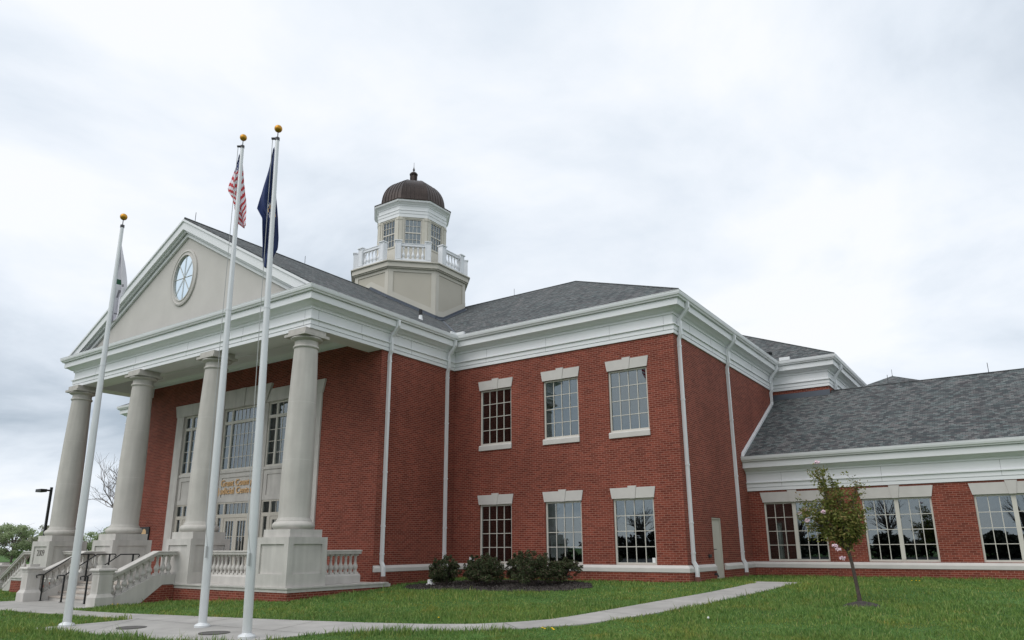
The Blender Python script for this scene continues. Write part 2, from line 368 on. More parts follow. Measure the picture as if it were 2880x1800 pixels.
# sawn joints of the walk, as thin dark sheets
jb = MB()
def joint(x0, y0, x1, y1, w=.012):
    d = Vector((x1-x0, y1-y0)).normalized(); n = Vector((-d.y, d.x))*w/2
    P = [(x0+n.x, y0+n.y), (x0-n.x, y0-n.y), (x1-n.x, y1-n.y), (x1+n.x, y1+n.y)]
    jb.quad(*[(x, y, float(gz(x, y))+.0235) for x, y in P])
for a in ((.0, -11.75, 1.6, -13.75), (2.2, -10.75, 2.4, -11.8), (-.02, -11.82, 5.9, -11.7), (4.6, -10.4, 4.9, -11.7), (7.0, -9.8, 7.5, -10.5), (8.7, -8.95, 9.35, -9.45), (9.7, -6.7, 10.85, -7.0), (10.2, -4.6, 11.4, -4.75), (10.6, -2.6, 11.72, -2.75), (10.85, -.9, 12.0, -1.0), (-2.6, -11.1, -2.6, -11.8), (-5.1, -10.9, -10.5, -10.9)):
    joint(*a)
jo = jb.build('walkway_joint', 'iron lid'); tag(jo, 'thin dark saw-cut joints across the concrete walkway', 'path joints', kind='structure')
MULCH = [(.75, -3.2), (1.1, -3.75), (2.0, -4.0), (3.66, -3.85), (5.19, -3.65), (6.05, -3.4), (6.8, -2.9), (7.05, -2.1), (6.5, -1.2), (5.6, -.6), (3.5, -.65), (1.7, -1.2), (.9, -2.2)]
MULCH_OBJ = o = flat_patch('mulch_bed', MULCH, 'mulch', .03, .35, .08); tag(o, 'dark mulch bed under the shrubs by the brick wall', 'mulch bed', kind='structure')
n_ = 5000; px_ = RNG.uniform(.7, 7.1, n_); py_ = RNG.uniform(-4.05, -.5, n_); k_ = inside(px_, py_, MULCH)
MCH = np.stack([px_[k_], py_[k_], gz(px_[k_], py_[k_])+.05+.012*RNG.random(k_.sum())], 1)
# ================================================================== the courthouse
W = 9.192; CXX = -7.65; PX = -15.3; PY = -7.27; YW = -4.06; Y2 = 6.607; ZF = 7.29; ZB = -.70; LX = PX-W; Y3 = 11.65; RX = 11.6
court = empty('courthouse', (CXX, 0, 0))
tag(court, 'red brick courthouse with white cornice, columned portico, gable and domed cupola', 'building')
def part(mb, name, m, parent=None):
    """world-space mesh as a part of the courthouse"""
    o = mb.build(name, m, None); o.parent = parent or court
    o.matrix_parent_inverse = Matrix.Translation((-CXX, 0, 0)) if parent is None else Matrix.Translation((-CXX, 0, 0))
    o.matrix_parent_inverse = Matrix.Translation((-CXX, 0, 0)) if parent is None else Matrix()
    return o
def wall(holes, u0, u1, z0, z1, tr, depth=.12):
    """brick face with openings and reveals; tr maps (u, d, z) to world"""
    mb = MB(); us = sorted({u0, u1, *[h[0] for h in holes], *[h[1] for h in holes]}); zs = sorted({z0, z1, *[h[2] for h in holes], *[h[3] for h in holes]})
    for a, b in zip(us, us[1:]):
        for c, d in zip(zs, zs[1:]):
            if any(h[0] <= a and b <= h[1] and h[2] <= c and d <= h[3] for h in holes): continue
            mb.quad(tr(a, 0, c), tr(b, 0, c), tr(b, 0, d), tr(a, 0, d))
    for a, b, c, d in holes:
        D = depth
        mb.quad(tr(a, 0, c), tr(a, 0, d), tr(a, D, d), tr(a, D, c)); mb.quad(tr(b, 0, d), tr(b, 0, c), tr(b, D, c), tr(b, D, d))
        mb.quad(tr(a, 0, d), tr(b, 0, d), tr(b, D, d), tr(a, D, d)); mb.quad(tr(b, 0, c), tr(a, 0, c), tr(a, D, c), tr(b, D, c))
    return mb
front = lambda y0: (lambda u, d, z: (u, y0+d, z))                  # faces -y
east = lambda x0: (lambda u, d, z: (x0-d, u, z))                   # faces +x, u = y
west = lambda x0: (lambda u, d, z: (x0+d, -u, z))                  # faces -x, u = -y
WX = (1.290, 4.138, 6.757); WW = 1.437; LO = (-.035, 2.032); UP = (4.215, 6.324)
holes = [(x, x+WW, *zz) for x in WX for zz in (LO, UP)]
part(wall(holes, 0, W, ZB, ZF+.2, front(0)), 'wall', 'red brick')
mh = [(PX-x-WW, PX-x, *zz) for x in WX for zz in (LO, UP)]
part(wall(mh, LX, PX, ZB, ZF+.2, front(0)), 'wall', 'red brick')
DOOR = (2.36, 3.27, -.58, 1.45)
part(wall([DOOR], 0, Y3, ZB, ZF+.2, east(W), .14), 'wall', 'red brick')
part(wall([], YW, 0, ZB, ZF+.2, east(0)), 'wall', 'red brick')
part(wall([], 0, -YW, ZB, ZF+.2, west(PX)), 'wall', 'red brick')
part(wall([], -Y3, 0, ZB, ZF+.2, west(LX)), 'wall', 'red brick')
SUR = (CXX-4.70, CXX+4.70, -.60, 6.62)
part(wall([SUR], PX, 0, ZB, 7.95, front(YW), .3), 'wall', 'red brick')
part(wall([], W, RX, 2.0, ZF+.2, front(Y3)), 'wall', 'red brick')
part(wall([], Y3, 24, ZB, ZF+.2, east(RX)), 'wall', 'red brick')
WGX = (9.745, 13.15, 16.52, 19.9, 23.3); WG2 = 2.155; WGZ = (-.02, 2.104)
part(wall([(x, x+WG2, *WGZ) for x in WGX], W, 34, ZB, 2.75, front(Y2)), 'wall', 'red brick')
# base brick, 6 cm proud below the stone band
bb = MB()
bpath = [(PX-.0, -.06), (PX, 0)]
def band(path, prof, closed=False): mb = MB(); mb.sweep(prof, path, closed); return mb
PATH_R = [(0, YW), (0, 0), (W, 0), (W, DOOR[0]-.02)]
PATH_R2 = [(W, DOOR[1]+.02), (W, Y2), (34, Y2)]
PATH_L = [(LX, Y3), (LX, 0), (PX, 0), (PX, YW)]
baseprof = [(-.02, ZB), (.06, ZB), (.06, -.246), (-.02, -.246)]
stoneprof = [(-.02, -.243), (.085, -.243), (.085, -.125), (0.005, -.038), (-.02, -.038)]
for i, pth in enumerate((PATH_R, PATH_R2, PATH_L)):
    part(band(pth, baseprof), 'base_course', 'red brick'); part(band(pth, stoneprof), 'stone_band', 'cast stone')
# ---- windows of brick fields: part window (frame and glazing bars) > pane, lintel, sill
def frame_mesh(w, h, cols, rows, d=.06, bw=.06, bar=.022, mull=None):
    mb = MB()
    y0, y1 = d, d+.06
    mb.box(0, bw, y0, y1, 0, h); mb.box(w-bw, w, y0, y1, 0, h); mb.box(bw, w-bw, y0, y1, 0, bw*1.15); mb.box(bw, w-bw, y0, y1, h-bw, h)
    fields = [(bw, w-bw)]
    if mull:
        mb.box(w/2-mull/2, w/2+mull/2, y0-.012, y1, bw*1.15, h-bw); fields = [(bw, w/2-mull/2), (w/2+mull/2, w-bw)]
    for a, b in fields:
        for i in range(1, cols):
            x = a+(b-a)*i/cols; mb.box(x-bar/2, x+bar/2, y0+.018, y1, bw*1.15, h-bw)
        for j in range(1, rows):
            z = bw*1.15+(h-bw*2.15)*j/rows; mb.box(a, b, y0+.021, y1-.003, z-bar/2, z+bar/2)
    return mb
def pane_mesh(w, h, d=.10): mb = MB(); mb.box(.02, w-.02, d, d+.01, .02, h-.02); return mb
def room_mesh(w, h, d0=.125, D=1.1, mx=.25):
    """the dim room behind a window: a box open to the front"""
    mb = MB(); x0, x1, z0, z1, y0, y1 = -mx, w+mx, -mx, h+mx, d0, d0+D
    mb.quad((x0, y1, z0), (x1, y1, z0), (x1, y1, z1), (x0, y1, z1)); mb.quad((x0, y0, z0), (x0, y1, z0), (x0, y1, z1), (x0, y0, z1)); mb.quad((x1, y1, z0), (x1, y0, z0), (x1, y0, z1), (x1, y1, z1))
    mb.quad((x0, y0, z0), (x1, y0, z0), (x1, y1, z0), (x0, y1, z0)); mb.quad((x0, y1, z1), (x1, y1, z1), (x1, y0, z1), (x0, y0, z1)); return mb
def blind_mesh(w, za, zb, d=.15):
    mb = MB(); z = za
    mb.box(.07, w-.07, d, d+.03, zb-.04, zb)
    while z < zb-.05: mb.box(.07, w-.07, d, d+.022, z, z+.021); z += .03
    return mb
def lintel_mesh(w, h0, h1, ext, kw=.16, proud=.03, kh=.05):
    mb = MB(); c = w/2; e = .02
    kb, kt = kw*.62, kw
    sl = ext-e
    mb.prism([(-e, -proud, h0), (c-kb, -proud, h0), (c-kt+.004, -proud, h1), (-ext, -proud, h1)], (0, proud+.05, 0))
    mb.prism([(c+kb, -proud, h0), (w+e, -proud, h0), (w+ext, -proud, h1), (c+kt-.004, -proud, h1)], (0, proud+.05, 0))
    mb.prism([(c-kb+.004, -proud-.02, h0-.01), (c+kb-.004, -proud-.02, h0-.01), (c+kt, -proud-.02, h1+kh), (c-kt, -proud-.02, h1+kh)], (0, proud+.07, 0))
    return mb
def place_window(x, y, z, w, h, cols, rows, lint, ext, sill=False, mull=None, proto={}):
    key = (w, h, cols, rows, sill)
    if key in proto:
        o = copy_tree(proto[key]); o.parent = court; o.location = (x-CXX, y, z); return o
    o = frame_mesh(w, h, cols, rows, mull=mull).build('window', 'window frame', court, (x-CXX, y, z))
    pane_mesh(w, h).build('pane', 'window glass', o); room_mesh(w, h).build('room', 'shade black interior', o)
    lintel_mesh(w, h, h+lint, ext, kw=.15 if w < 2 else .17).build('lintel', 'cast stone', o)
    if sill:
        mb = MB(); mb.prism([(-.02, -.05, -.20), (-.02, .06, -.20), (-.02, .06, .004), (-.02, -.02, -.002), (-.02, -.05, -.04)][::-1], (w+.04, 0, 0)); mb.build('sill', 'cast stone', o)
    proto[key] = o; return o
for x in list(WX)+[PX-x-WW for x in WX]:
    place_window(x, 0, LO[0], WW, LO[1]-LO[0], 4, 4, .344, .085)
    place_window(x, 0, UP[0], WW, UP[1]-UP[0], 4, 4, .352, .085, True)
for x in WGX: place_window(x, Y2, WGZ[0], WG2, WGZ[1]-WGZ[0], 3, 4, .37, .10, mull=.13)
cw = [o for o in court.children if o.name.startswith('window') and abs(o.location.x-(WX[2]-CXX)) < .01 and o.location.z < 1][0]
blind_mesh(WW, 1.02, 2.0).build('blind', 'blind slat', cw)
dw = [o for o in court.children if o.name.startswith('window') and abs(o.location.x-(WGX[0]-CXX)) < .01][0]
m = MB(); m.box(.36, .62, .40, .60, .0, 1.45); m.build('room_post', 'blind slat', dw)
stk = MB(); stk.box(WX[2]+WW-.19, WX[2]+WW-.085, .093, .097, .03, .18); part(stk, 'window_sticker', 'white plastic')
# ---- side door
d = MB(); y0, y1, z0, z1 = DOOR
d.box(W-.12, W-.02, y0, y0+.05, z0, z1); d.box(W-.12, W-.02, y1-.05, y1, z0, z1); d.box(W-.12, W-.02, y0+.05, y1-.05, z1-.05, z1)
do = part(d, 'side_door', 'door paint')
lf = MB(); lf.box(W-.10, W-.06, y0+.053, y1-.053, z0+.02, z1-.053); part(lf, 'door_leaf', 'door paint', do)
hd = MB(); hd.tube([(W-.055, y0+.14, .42), (W-.0, y0+.14, .42), (W-.0, y0+.26, .42)], .012); part(hd, 'handle', 'dark metal', do)
# ---- eaves: cornice, gutter
def cornice_prof(b):
    P = [(-.05, 0), (.05, 0), (.05, .112), (.03, .114), (.03, .128), (.064, .132), (.064, .285), (.115, .290), (.115, .326), (.028, .332), (.028, .650), (.075, .660), (.075, .705), (.095, .735), (.16, .752), (.20, .785), (.26, .825), (.31, .848), (.362, .852), (.362, 1.075), (.20, 1.08), (-.05, 1.08)]
    return [(q, z+b) for q, z in P]
def gutter_prof(b):
    P = [(.31, 1.085), (.435, 1.085), (.452, 1.125), (.488, 1.15), (.508, 1.215), (.512, 1.262), (.522, 1.268), (.518, 1.278), (.40, 1.272), (.31, 1.26)]
    return [(q, z+b) for q, z in P]
EAVE = [(PX, 0), (PX, PY), (0, PY), (0, 0), (W, 0), (W, Y3), (RX, Y3), (RX, 24), (RX-2, 24), (2*CXX-RX+2, 24), (2*CXX-RX, 24), (2*CXX-RX, Y3), (LX, Y3), (LX, 0)]
def joints(mb, pts, b, ax, c, sg):
    """hairline board joints of the frieze: boxes across the two lower bands"""
    for p in pts:
        for q0, q1, z0, z1 in ((.06, .0665, .132, .285), (.02, .031, .332, .65)):
            lo, hi = sorted((c+sg*q0, c+sg*q1))
            if ax == 'x': mb.box(p-.004, p+.004, lo, hi, b+z0, b+z1, 1)
            else: mb.box(lo, hi, p-.004, p+.004, b+z0, b+z1, 1)
cb = MB(); cb.sweep(cornice_prof(ZF), EAVE, True)
joints(cb, (1.6, 4.3, 6.9, 8.9), ZF, 'x', 0, -1); joints(cb, (1.5, 3.6, 6.0, 8.6), ZF, 'y', W, 1); joints(cb, (-.28, -3.5, -6.8, -10.4, -13.5), ZF, 'x', PY, -1); joints(cb, (-7.0, -5.1, -2.6), ZF, 'y', 0, 1)
part(cb, 'cornice', ['white trim', 'grey box'])
gb = MB(); gb.sweep(gutter_prof(ZF), EAVE, True); part(gb, 'gutter', 'gutter white')
WF = 2.545
WE = [(W+.001, Y2), (34, Y2)]
cb = MB(); cb.sweep(cornice_prof(WF), WE); joints(cb, (10.5, 13.9, 17.4), WF, 'x', Y2, -1); part(cb, 'cornice', ['white trim', 'grey box'])
gb = MB(); gb.sweep(gutter_prof(WF), WE); part(gb, 'gutter', 'gutter white')
# ---- roofs (pitch 0.556)
S = .556; QE = .47; ZE = 8.585
def roof(polys, name='roof', th=.05):
    mb = MB()
    for P in polys:
        P = [Vector(p) for p in P]; n = (P[1]-P[0]).cross(P[2]-P[0])
        if n.z < 0: P = P[::-1]
        k = len(P); Q = [p-Vector((0, 0, th)) for p in P]
        mb.add(P+Q, [tuple(range(k)), tuple(range(k, 2*k))[::-1]]+[(i, k+i, k+(i+1) % k, (i+1) % k) for i in range(k)])
    return part(mb, name, 'asphalt shingle')
ex = QE; half = -CXX+ex; RZ = ZE+S*half; FY = PY-.28
mir = lambda P: [(2*CXX-x, y, z) for x, y, z in P]
gab = [(ex, FY, ZE), (ex, -ex, ZE), (CXX, half-ex, RZ), (CXX, FY, RZ)]
roof([gab, mir(gab)], 'portico_roof')
D = 8.53; MZ = ZE+S*D
fr = [(ex, -ex, ZE), (W+ex, -ex, ZE), (W+ex-D, D-ex, MZ), (CXX, D-ex, MZ), (CXX, half-ex, RZ)]
sd = [(W+ex, -ex, ZE), (W+ex, Y3-ex, ZE), (W+ex-D, Y3-ex+D, MZ), (W+ex-D, D-ex, MZ)]
roof([fr, mir(fr), sd, mir(sd)], 'main_roof')
rf = [(W+ex, Y3-ex, ZE), (RX+ex, Y3-ex, ZE), (RX+ex-D, Y3-ex+D, MZ), (W+ex-D, Y3-ex+D, MZ)]
rs_ = [(RX+ex, Y3-ex, ZE), (RX+ex, 24+ex, ZE), (RX+ex-D, 24+ex, MZ), (RX+ex-D, Y3-ex+D, MZ)]
roof([rf, rs_], 'rear_roof'); roof([mir(rf), mir(rs_)], 'rear_roof')
WZE = WF+1.30; WR = 12.0; WRZ = WZE+S*(WR-(Y2-QE))
roof([[(W+.0, Y2-QE, WZE), (34, Y2-QE, WZE), (34, WR, WRZ), (W+.0, WR, WRZ)], [(RX, WR, WRZ), (34, WR, WRZ), (34, 17.9, WZE), (RX, 17.9, WZE)]], 'wing_roof')
pk = 12.55; pz = 10.36; ph = 8.2
roof([[(pk-ph, 26.2-ph, 6.4), (pk+ph, 26.2-ph, 6.4), (pk, 26.2, pz)], [(pk+ph, 26.2-ph, 6.4), (pk+ph, 26.2+ph, 6.4), (pk, 26.2, pz)], [(pk-ph, 26.2+ph, 6.4), (pk-ph, 26.2-ph, 6.4), (pk, 26.2, pz)]], 'far_roof')
cp = MB()
cp.tube([(CXX, FY, RZ+.01), (CXX, half-ex, RZ+.01)], .035, 6); cp.tube([(CXX, D-ex, MZ+.01), (W+ex-D, D-ex, MZ+.01), (W+ex, -ex, ZE+.01)], .03, 6); cp.tube([(RX+ex-D, Y3-ex+D, MZ+.01), (RX+ex, Y3-ex, ZE+.01)], .03, 6); cp.tube([(RX+.01, WR, WRZ+.01), (34, WR, WRZ+.01)], .03, 6)
part(cp, 'ridge_cap', 'asphalt shingle')
va = MB(); va.quad((ex+.08, -ex, ZE+.005), (ex, -ex-.0, ZE+.006), (CXX, half-ex, RZ+.006), (CXX+.12, half-ex, RZ-.0)); part(va, 'valley_flashing', 'flashing')
ug = MB(); p = (ex+.02, -ex-.03); ug.box(p[0]-.02, p[0]+.34, p[1]-.02, p[1]+.10, ZE-.02, ZE+.10); ug.box(p[0]-.10, p[0]-.021, p[1]-.30, p[1]+.06, ZE-.02, ZE+.10); part(ug, 'splash_guard', 'gutter white')
ug = MB(); ug.box(W+ex+.1, W+ex+.55, Y3-ex-.06, Y3-ex+.06, ZE-.02, ZE+.13); part(ug, 'splash_guard', 'gutter white')
fl = MB(); fl.box(W+.02, RX+.03, Y3-.04, Y3-.005, WZE+S*(Y3-Y2+QE)-.02, WZE+S*(Y3-Y2+QE)+.22)
part(fl, 'roof_flashing', 'flashing')
# vent pipe, vent cap and lightning rods on the roofs
vp = MB(); vx, vy = -.95, -1.05; vz = ZE+S*(ex-vx); vp.lathe([(.12, -.12), (.08, .04), (.07, .16), (.06, .17)], (vx, vy, vz), 16, 0); vp.lathe([(.072, .16), (.072, .40)], (vx, vy, vz), 14, 1); part(vp, 'vent_pipe', ['gutter white', 'black metal'])
vp = MB(); vp.lathe([(.16, -.1), (.16, .14), (.2, .15), (.2, .2), (.05, .24)], (9.0, 12.25, ZE+S*.95), 16, 0); part(vp, 'roof_vent', 'black metal')
for x, y, z, h in ((CXX, -7.1, RZ, .42), (CXX, -1.6, RZ, .42), (-2.6, D-ex, MZ, .4), (13.9, WR, WRZ, .42), (12.55, 26.2, 10.36, .4), (17.5, WR, WRZ, .42)):
    t = MB(); t.tube([(x, y, z), (x, y, z+h)], .011, 6); t.lathe([(.03, 0), (.015, .05)], (x, y, z), 8); part(t, 'lightning_rod', 'dark metal')
# ---- gable
tm = MB(); tm.prism([(CXX-7.1, PY+.02, 8.5), (CXX+7.1, PY+.02, 8.5), (CXX+7.1, PY+.02, 8.56), (CXX, PY+.02, 12.50), (CXX-7.1, PY+.02, 8.56)], (0, .2, 0)); part(tm, 'tympanum', 'tympanum stucco')
rk = MB()
for sg in (1, -1):
    m = lambda x, y, z: (CXX+sg*x, y, z)
    def rake(t0, t1, ya, yb):
        a = RZ-.05-t0; b = RZ-.05-t1; zb = 8.59
        P = [m(0, ya, b), m((b-zb)/S, ya, zb), m((a-zb)/S, ya, zb), m(0, ya, a)]
        if sg < 0: P = P[::-1]
        rk.prism(P, (0, yb-ya, 0))
    rake(0, .09, FY-.05, PY); rake(.09, .42, FY, PY); rake(.42, .50, FY+.10, PY); rake(.50, .66, PY-.07, PY+.01); rake(.47, .50, PY-.12, PY)
part(rk, 'rake_cornice', 'white trim')
sh = MB(); sh.quad((PX-.42, PY-.45, 8.565), (.42, PY-.45, 8.565), (.05, PY+.02, 8.74), (PX-.05, PY+.02, 8.74)); sh.box(PX-.42, .42, PY-.47, PY-.44, 8.545, 8.575); part(sh, 'gable_shelf', 'asphalt shingle')
OZ = 10.68
def ell(a, b, y, n=40, c=(CXX, OZ)): return [(c[0]+a*math.cos(2*PI*i/n), y, c[1]+b*math.sin(2*PI*i/n)) for i in range(n)]
ov = MB(); ov.rings([ell(.86, 1.14, PY+.02), ell(.86, 1.14, PY-.04), ell(.80, 1.08, PY-.06), ell(.78, 1.06, PY-.03), ell(.70, .98, PY-.03), ell(.68, .96, PY-.06), ell(.645, .925, PY-.06), ell(.64, .92, PY+.015)]); ovo = part(ov, 'oval_window', 'tympanum stucco')
pn = MB(); pn.add(ell(.645, .925, PY+.008), [list(range(40))[::-1]]); part(pn, 'pane', 'window glass', ovo)
bk = MB(); bk.add(ell(.645, .925, PY+.013), [list(range(40))[::-1]]); part(bk, 'window_lining', 'lining', ovo)
mt = MB()
for k in range(4):
    a = PI*k/4+PI/8*0; dx, dz = math.cos(a)*.64, math.sin(a)*.92
    mt.tube([(CXX-dx, PY-.008, OZ-dz), (CXX+dx, PY-.008, OZ+dz)], .0, sq=(.013, .012))
part(mt, 'glazing_bars', 'window frame', ovo)
# ---- porch: beams, ceiling, floor, base
bm_ = MB(); zt = 7.93; b0 = ZF+.004
bm_.box(PX+.01, -.01, PY+.01, PY+.70, b0, zt); bm_.box(PX+.01, PX+.68, PY+.70, YW-.002, b0, zt); bm_.box(-.68, -.01, PY+.70, YW-.002, b0, zt)
part(bm_, 'porch_beam', 'white trim')
ce = MB(); ce.box(PX+.3, -.3, PY+.3, YW-.001, zt-.03, zt+.02)
for y in (PY+1.5, PY+2.3): ce.box(PX+.68, -.68, y-.012, y+.012, zt-.045, zt-.031)
part(ce, 'porch_ceiling', 'white trim')
wm = MB(); wm.prism([(PX+.68, YW-.002, 7.70), (PX+.68, YW-.04, 7.70), (PX+.68, YW-.05, 7.80), (PX+.68, YW-.16, 7.90), (PX+.68, YW-.002, 7.90)][::-1], (-PX-1.36, 0, 0)); part(wm, 'porch_moulding', 'white trim')
FLZ = -.553; PFY = -7.80; PXR = .42; PXL = 2*CXX-.42-1.35
pb = MB(); pb.box(PXL+.03, PXR-.03, PFY+.03, -3.65, ZB-.6, FLZ-.14)
part(pb, 'portico_base', 'red brick')
ps = MB(); ps.box(PXL+.015, PXR-.015, PFY+.015, -3.63, FLZ-.139, FLZ-.045); ps.box(PXL-.02, PXR+.02, PFY-.02, YW+.3, FLZ-.044, FLZ)
part(ps, 'porch_floor', 'limestone')
# ---- columns on pedestals
COLX = [-.406-4.83*k for k in range(4)]; CY = -7.05
def arc(r0, z0, r1, z1, bulge, n=6):
    return [(r0+(r1-r0)*i/n+bulge*math.sin(PI*i/n), z0+(z1-z0)*i/n) for i in range(n+1)]
def make_column():
    r = MB()
    prof = [(.49, 1.375), (.472, 1.40)]+[(.468-.098*(max(0, (t-.25)/.75))**1.5, 1.42+5.26*t) for t in [i/16 for i in range(17)]]
    def rad(z): return float(np.interp(z, [p[1] for p in prof], [p[0] for p in prof]))
    cuts = [1.375, 3.135, 4.925, 6.68]
    for a, b in zip(cuts, cuts[1:]):
        zz_ = [a+.004]+[p[1] for p in prof if a+.01 < p[1] < b-.01]+[b-.004]
        r.lathe([(rad(z), z) for z in zz_], n=48)
        r.lathe([(rad(b)-.001, b-.005), (rad(b)-.001, b+.005)], n=48, caps=False, mi=1)
    shaft = r.build('column', ['column stone', 'joint mortar'], court, (COLX[0]-CXX, CY, 0))
    b = MB(); b.lathe([(.60, 1.065)]+arc(.565, 1.07, .565, 1.29, .065)+[(.52, 1.30), (.52, 1.335), (.49, 1.376)], n=40); b.build('base', 'column stone', shaft)
    c = MB(); c.lathe([(.375, 6.675)]+arc(.385, 6.68, .385, 6.775, .032, 5)+[(.37, 6.785), (.368, 6.92), (.385, 6.93)]+arc(.40, 6.935, .46, 7.045, .075, 8)+[(.42, 7.05)], n=48)
    c.box(-.50, .50, -.50, .50, 7.046, 7.13); c.box(-.42, .42, -.42, .42, 7.131, 7.293); c.build('capital', 'column stone', shaft)
    return shaft
colm = make_column()
for k in range(1, 4):
    c = copy_tree(colm); c.parent = court; c.location = (COLX[k]-CXX, CY, 0)
def make_pedestal():
    mb = MB(); h = .725; t = .05; z0, z1 = FLZ+.002, .845
    def side(rot):
        c, s = (1, 0, -1, 0)[rot], (0, 1, 0, -1)[rot]
        R = lambda x, y, z: (x*c-y*s, x*s+y*c, z)
        a, b = -h, h; pa, pb_ = -h+.19, h-.19; pz0, pz1 = z0+.36, z1-.20
        for q in (((a, pa), (z0, z1)), ((pb_, b), (z0, z1)), ((pa, pb_), (z0, pz0)), ((pa, pb_), (pz1, z1))):
            (u0, u1), (v0, v1) = q; mb.quad(R(u0, -h, v0), R(u1, -h, v0), R(u1, -h, v1), R(u0, -h, v1))
        d = -h+t
        mb.quad(R(pa, d, pz0), R(pb_, d, pz0), R(pb_, d, pz1), R(pa, d, pz1))
        mb.quad(R(pa, -h, pz0), R(pa, d, pz0), R(pa, d, pz1), R(pa, -h, pz1)); mb.quad(R(pb_, d, pz0), R(pb_, -h, pz0), R(pb_, -h, pz1), R(pb_, d, pz1))
        mb.quad(R(pa, -h, pz0), R(pb_, -h, pz0), R(pb_, d, pz0), R(pa, d, pz0)); mb.quad(R(pa, d, pz1), R(pb_, d, pz1), R(pb_, -h, pz1), R(pa, -h, pz1))
    for r in range(4): side(r)
    mb.quad((-h, -h, z1), (h, -h, z1), (h, h, z1), (-h, h, z1))
    o = mb.build('pedestal', 'limestone', court, (COLX[0]-CXX, CY, 0))
    b = MB(); b.box(-.60, .60, -.60, .60, z1+.002, 1.066); b.build('plinth', 'limestone', o)
    return o
ped = make_pedestal(); peds = [ped]
for k in range(1, 4):
    c = copy_tree(ped); c.parent = court; c.location = (COLX[k]-CXX, CY, 0); peds.append(c)
def text(body, size, loc, name, m, parent, ext=.012, sx=1., rot=(PI/2, 0, 0), sp=1., bold=0.):
    cu = bpy.data.curves.new(name, 'FONT'); cu.body = body; cu.size = size; cu.extrude = ext; cu.align_x = 'CENTER'; cu.offset = bold; cu.space_character = sp
    t = bpy.data.objects.new('tmp_text', cu); COL.objects.link(t); bpy.context.view_layer.update()
    me = bpy.data.meshes.new_from_object(t.evaluated_get(bpy.context.evaluated_depsgraph_get())); bpy.data.objects.remove(t)
    me.materials.clear(); me.materials.append(MATS[m]); me.name = name
    o = bpy.data.objects.new(name, me); COL.objects.link(o); o.parent = parent; o.location = loc; o.rotation_euler = rot; o.scale = (sx, 1, 1); return o
text('2009', .34, (0, -.679, .28), 'date_numerals', 'engraving', peds[3], .004, .95)
# ---- balustrades
def baluster_mesh():
    mb = MB(); H = .60
    p = [(.062, .05), (.062, .09), (.05, .10)]+arc(.055, .11, .05, .30, .035, 6)+[(.04, .34), (.035, .44), (.045, .455), (.045, .475), (.036, .485), (.045, .52), (.062, .55)]
    mb.lathe(p, n=12); mb.box(-.078, .078, -.078, .078, 0, .05); mb.box(-.075, .075, -.075, .075, .55, H)
    return mb
BAL = baluster_mesh().build('baluster', 'limestone', None)   # first one is placed below, the rest are copies
bal_used = [False]
def put_bal(parent, loc, sz=1., src=None):
    global BAL
    if not bal_used[0]: o = BAL; bal_used[0] = True
    else: o = BAL.copy(); COL.objects.link(o)
    o.parent = parent; o.location = loc; o.scale = (1, 1, sz); return o
RT, RB, PT = .465, .335, -.27
def bal_run(x0, y0, x1, y1, n):
    d = Vector((x1-x0, y1-y0)); Ln = d.length; ang = math.atan2(d.y, d.x)
    mb = MB(); mb.prism([(0, -.155, RB), (0, .155, RB), (0, .165, RB+.03), (0, .165, RT-.05), (0, .19, RT-.045), (0, .19, RT-.012), (0, .14, RT), (0, -.14, RT), (0, -.19, RT-.012), (0, -.19, RT-.045), (0, -.165, RT-.05), (0, -.165, RB+.03)][::-1], (Ln, 0, 0))
    mb.box(.0, Ln, -.15, .15, FLZ+.002, PT-.06); mb.prism([(0, -.15, PT-.06), (0, .15, PT-.06), (0, .10, PT), (0, -.10, PT)], (Ln, 0, 0))
    o = mb.build('balustrade', 'limestone', court, (x0-CXX, y0, 0)); o.rotation_euler = (0, 0, ang)
    for i in range(n): put_bal(o, (Ln*(i+.5)/n, 0, PT), (RB-PT)/.60)
    return o
h = .73
bal_run(COLX[1]+h, CY, COLX[0]-h, CY, 16)
bal_run(COLX[3]+h, CY, COLX[2]-h, CY, 16)
bal_run(COLX[0]+.1, CY+h, COLX[0]+.1, -4.45, 9)
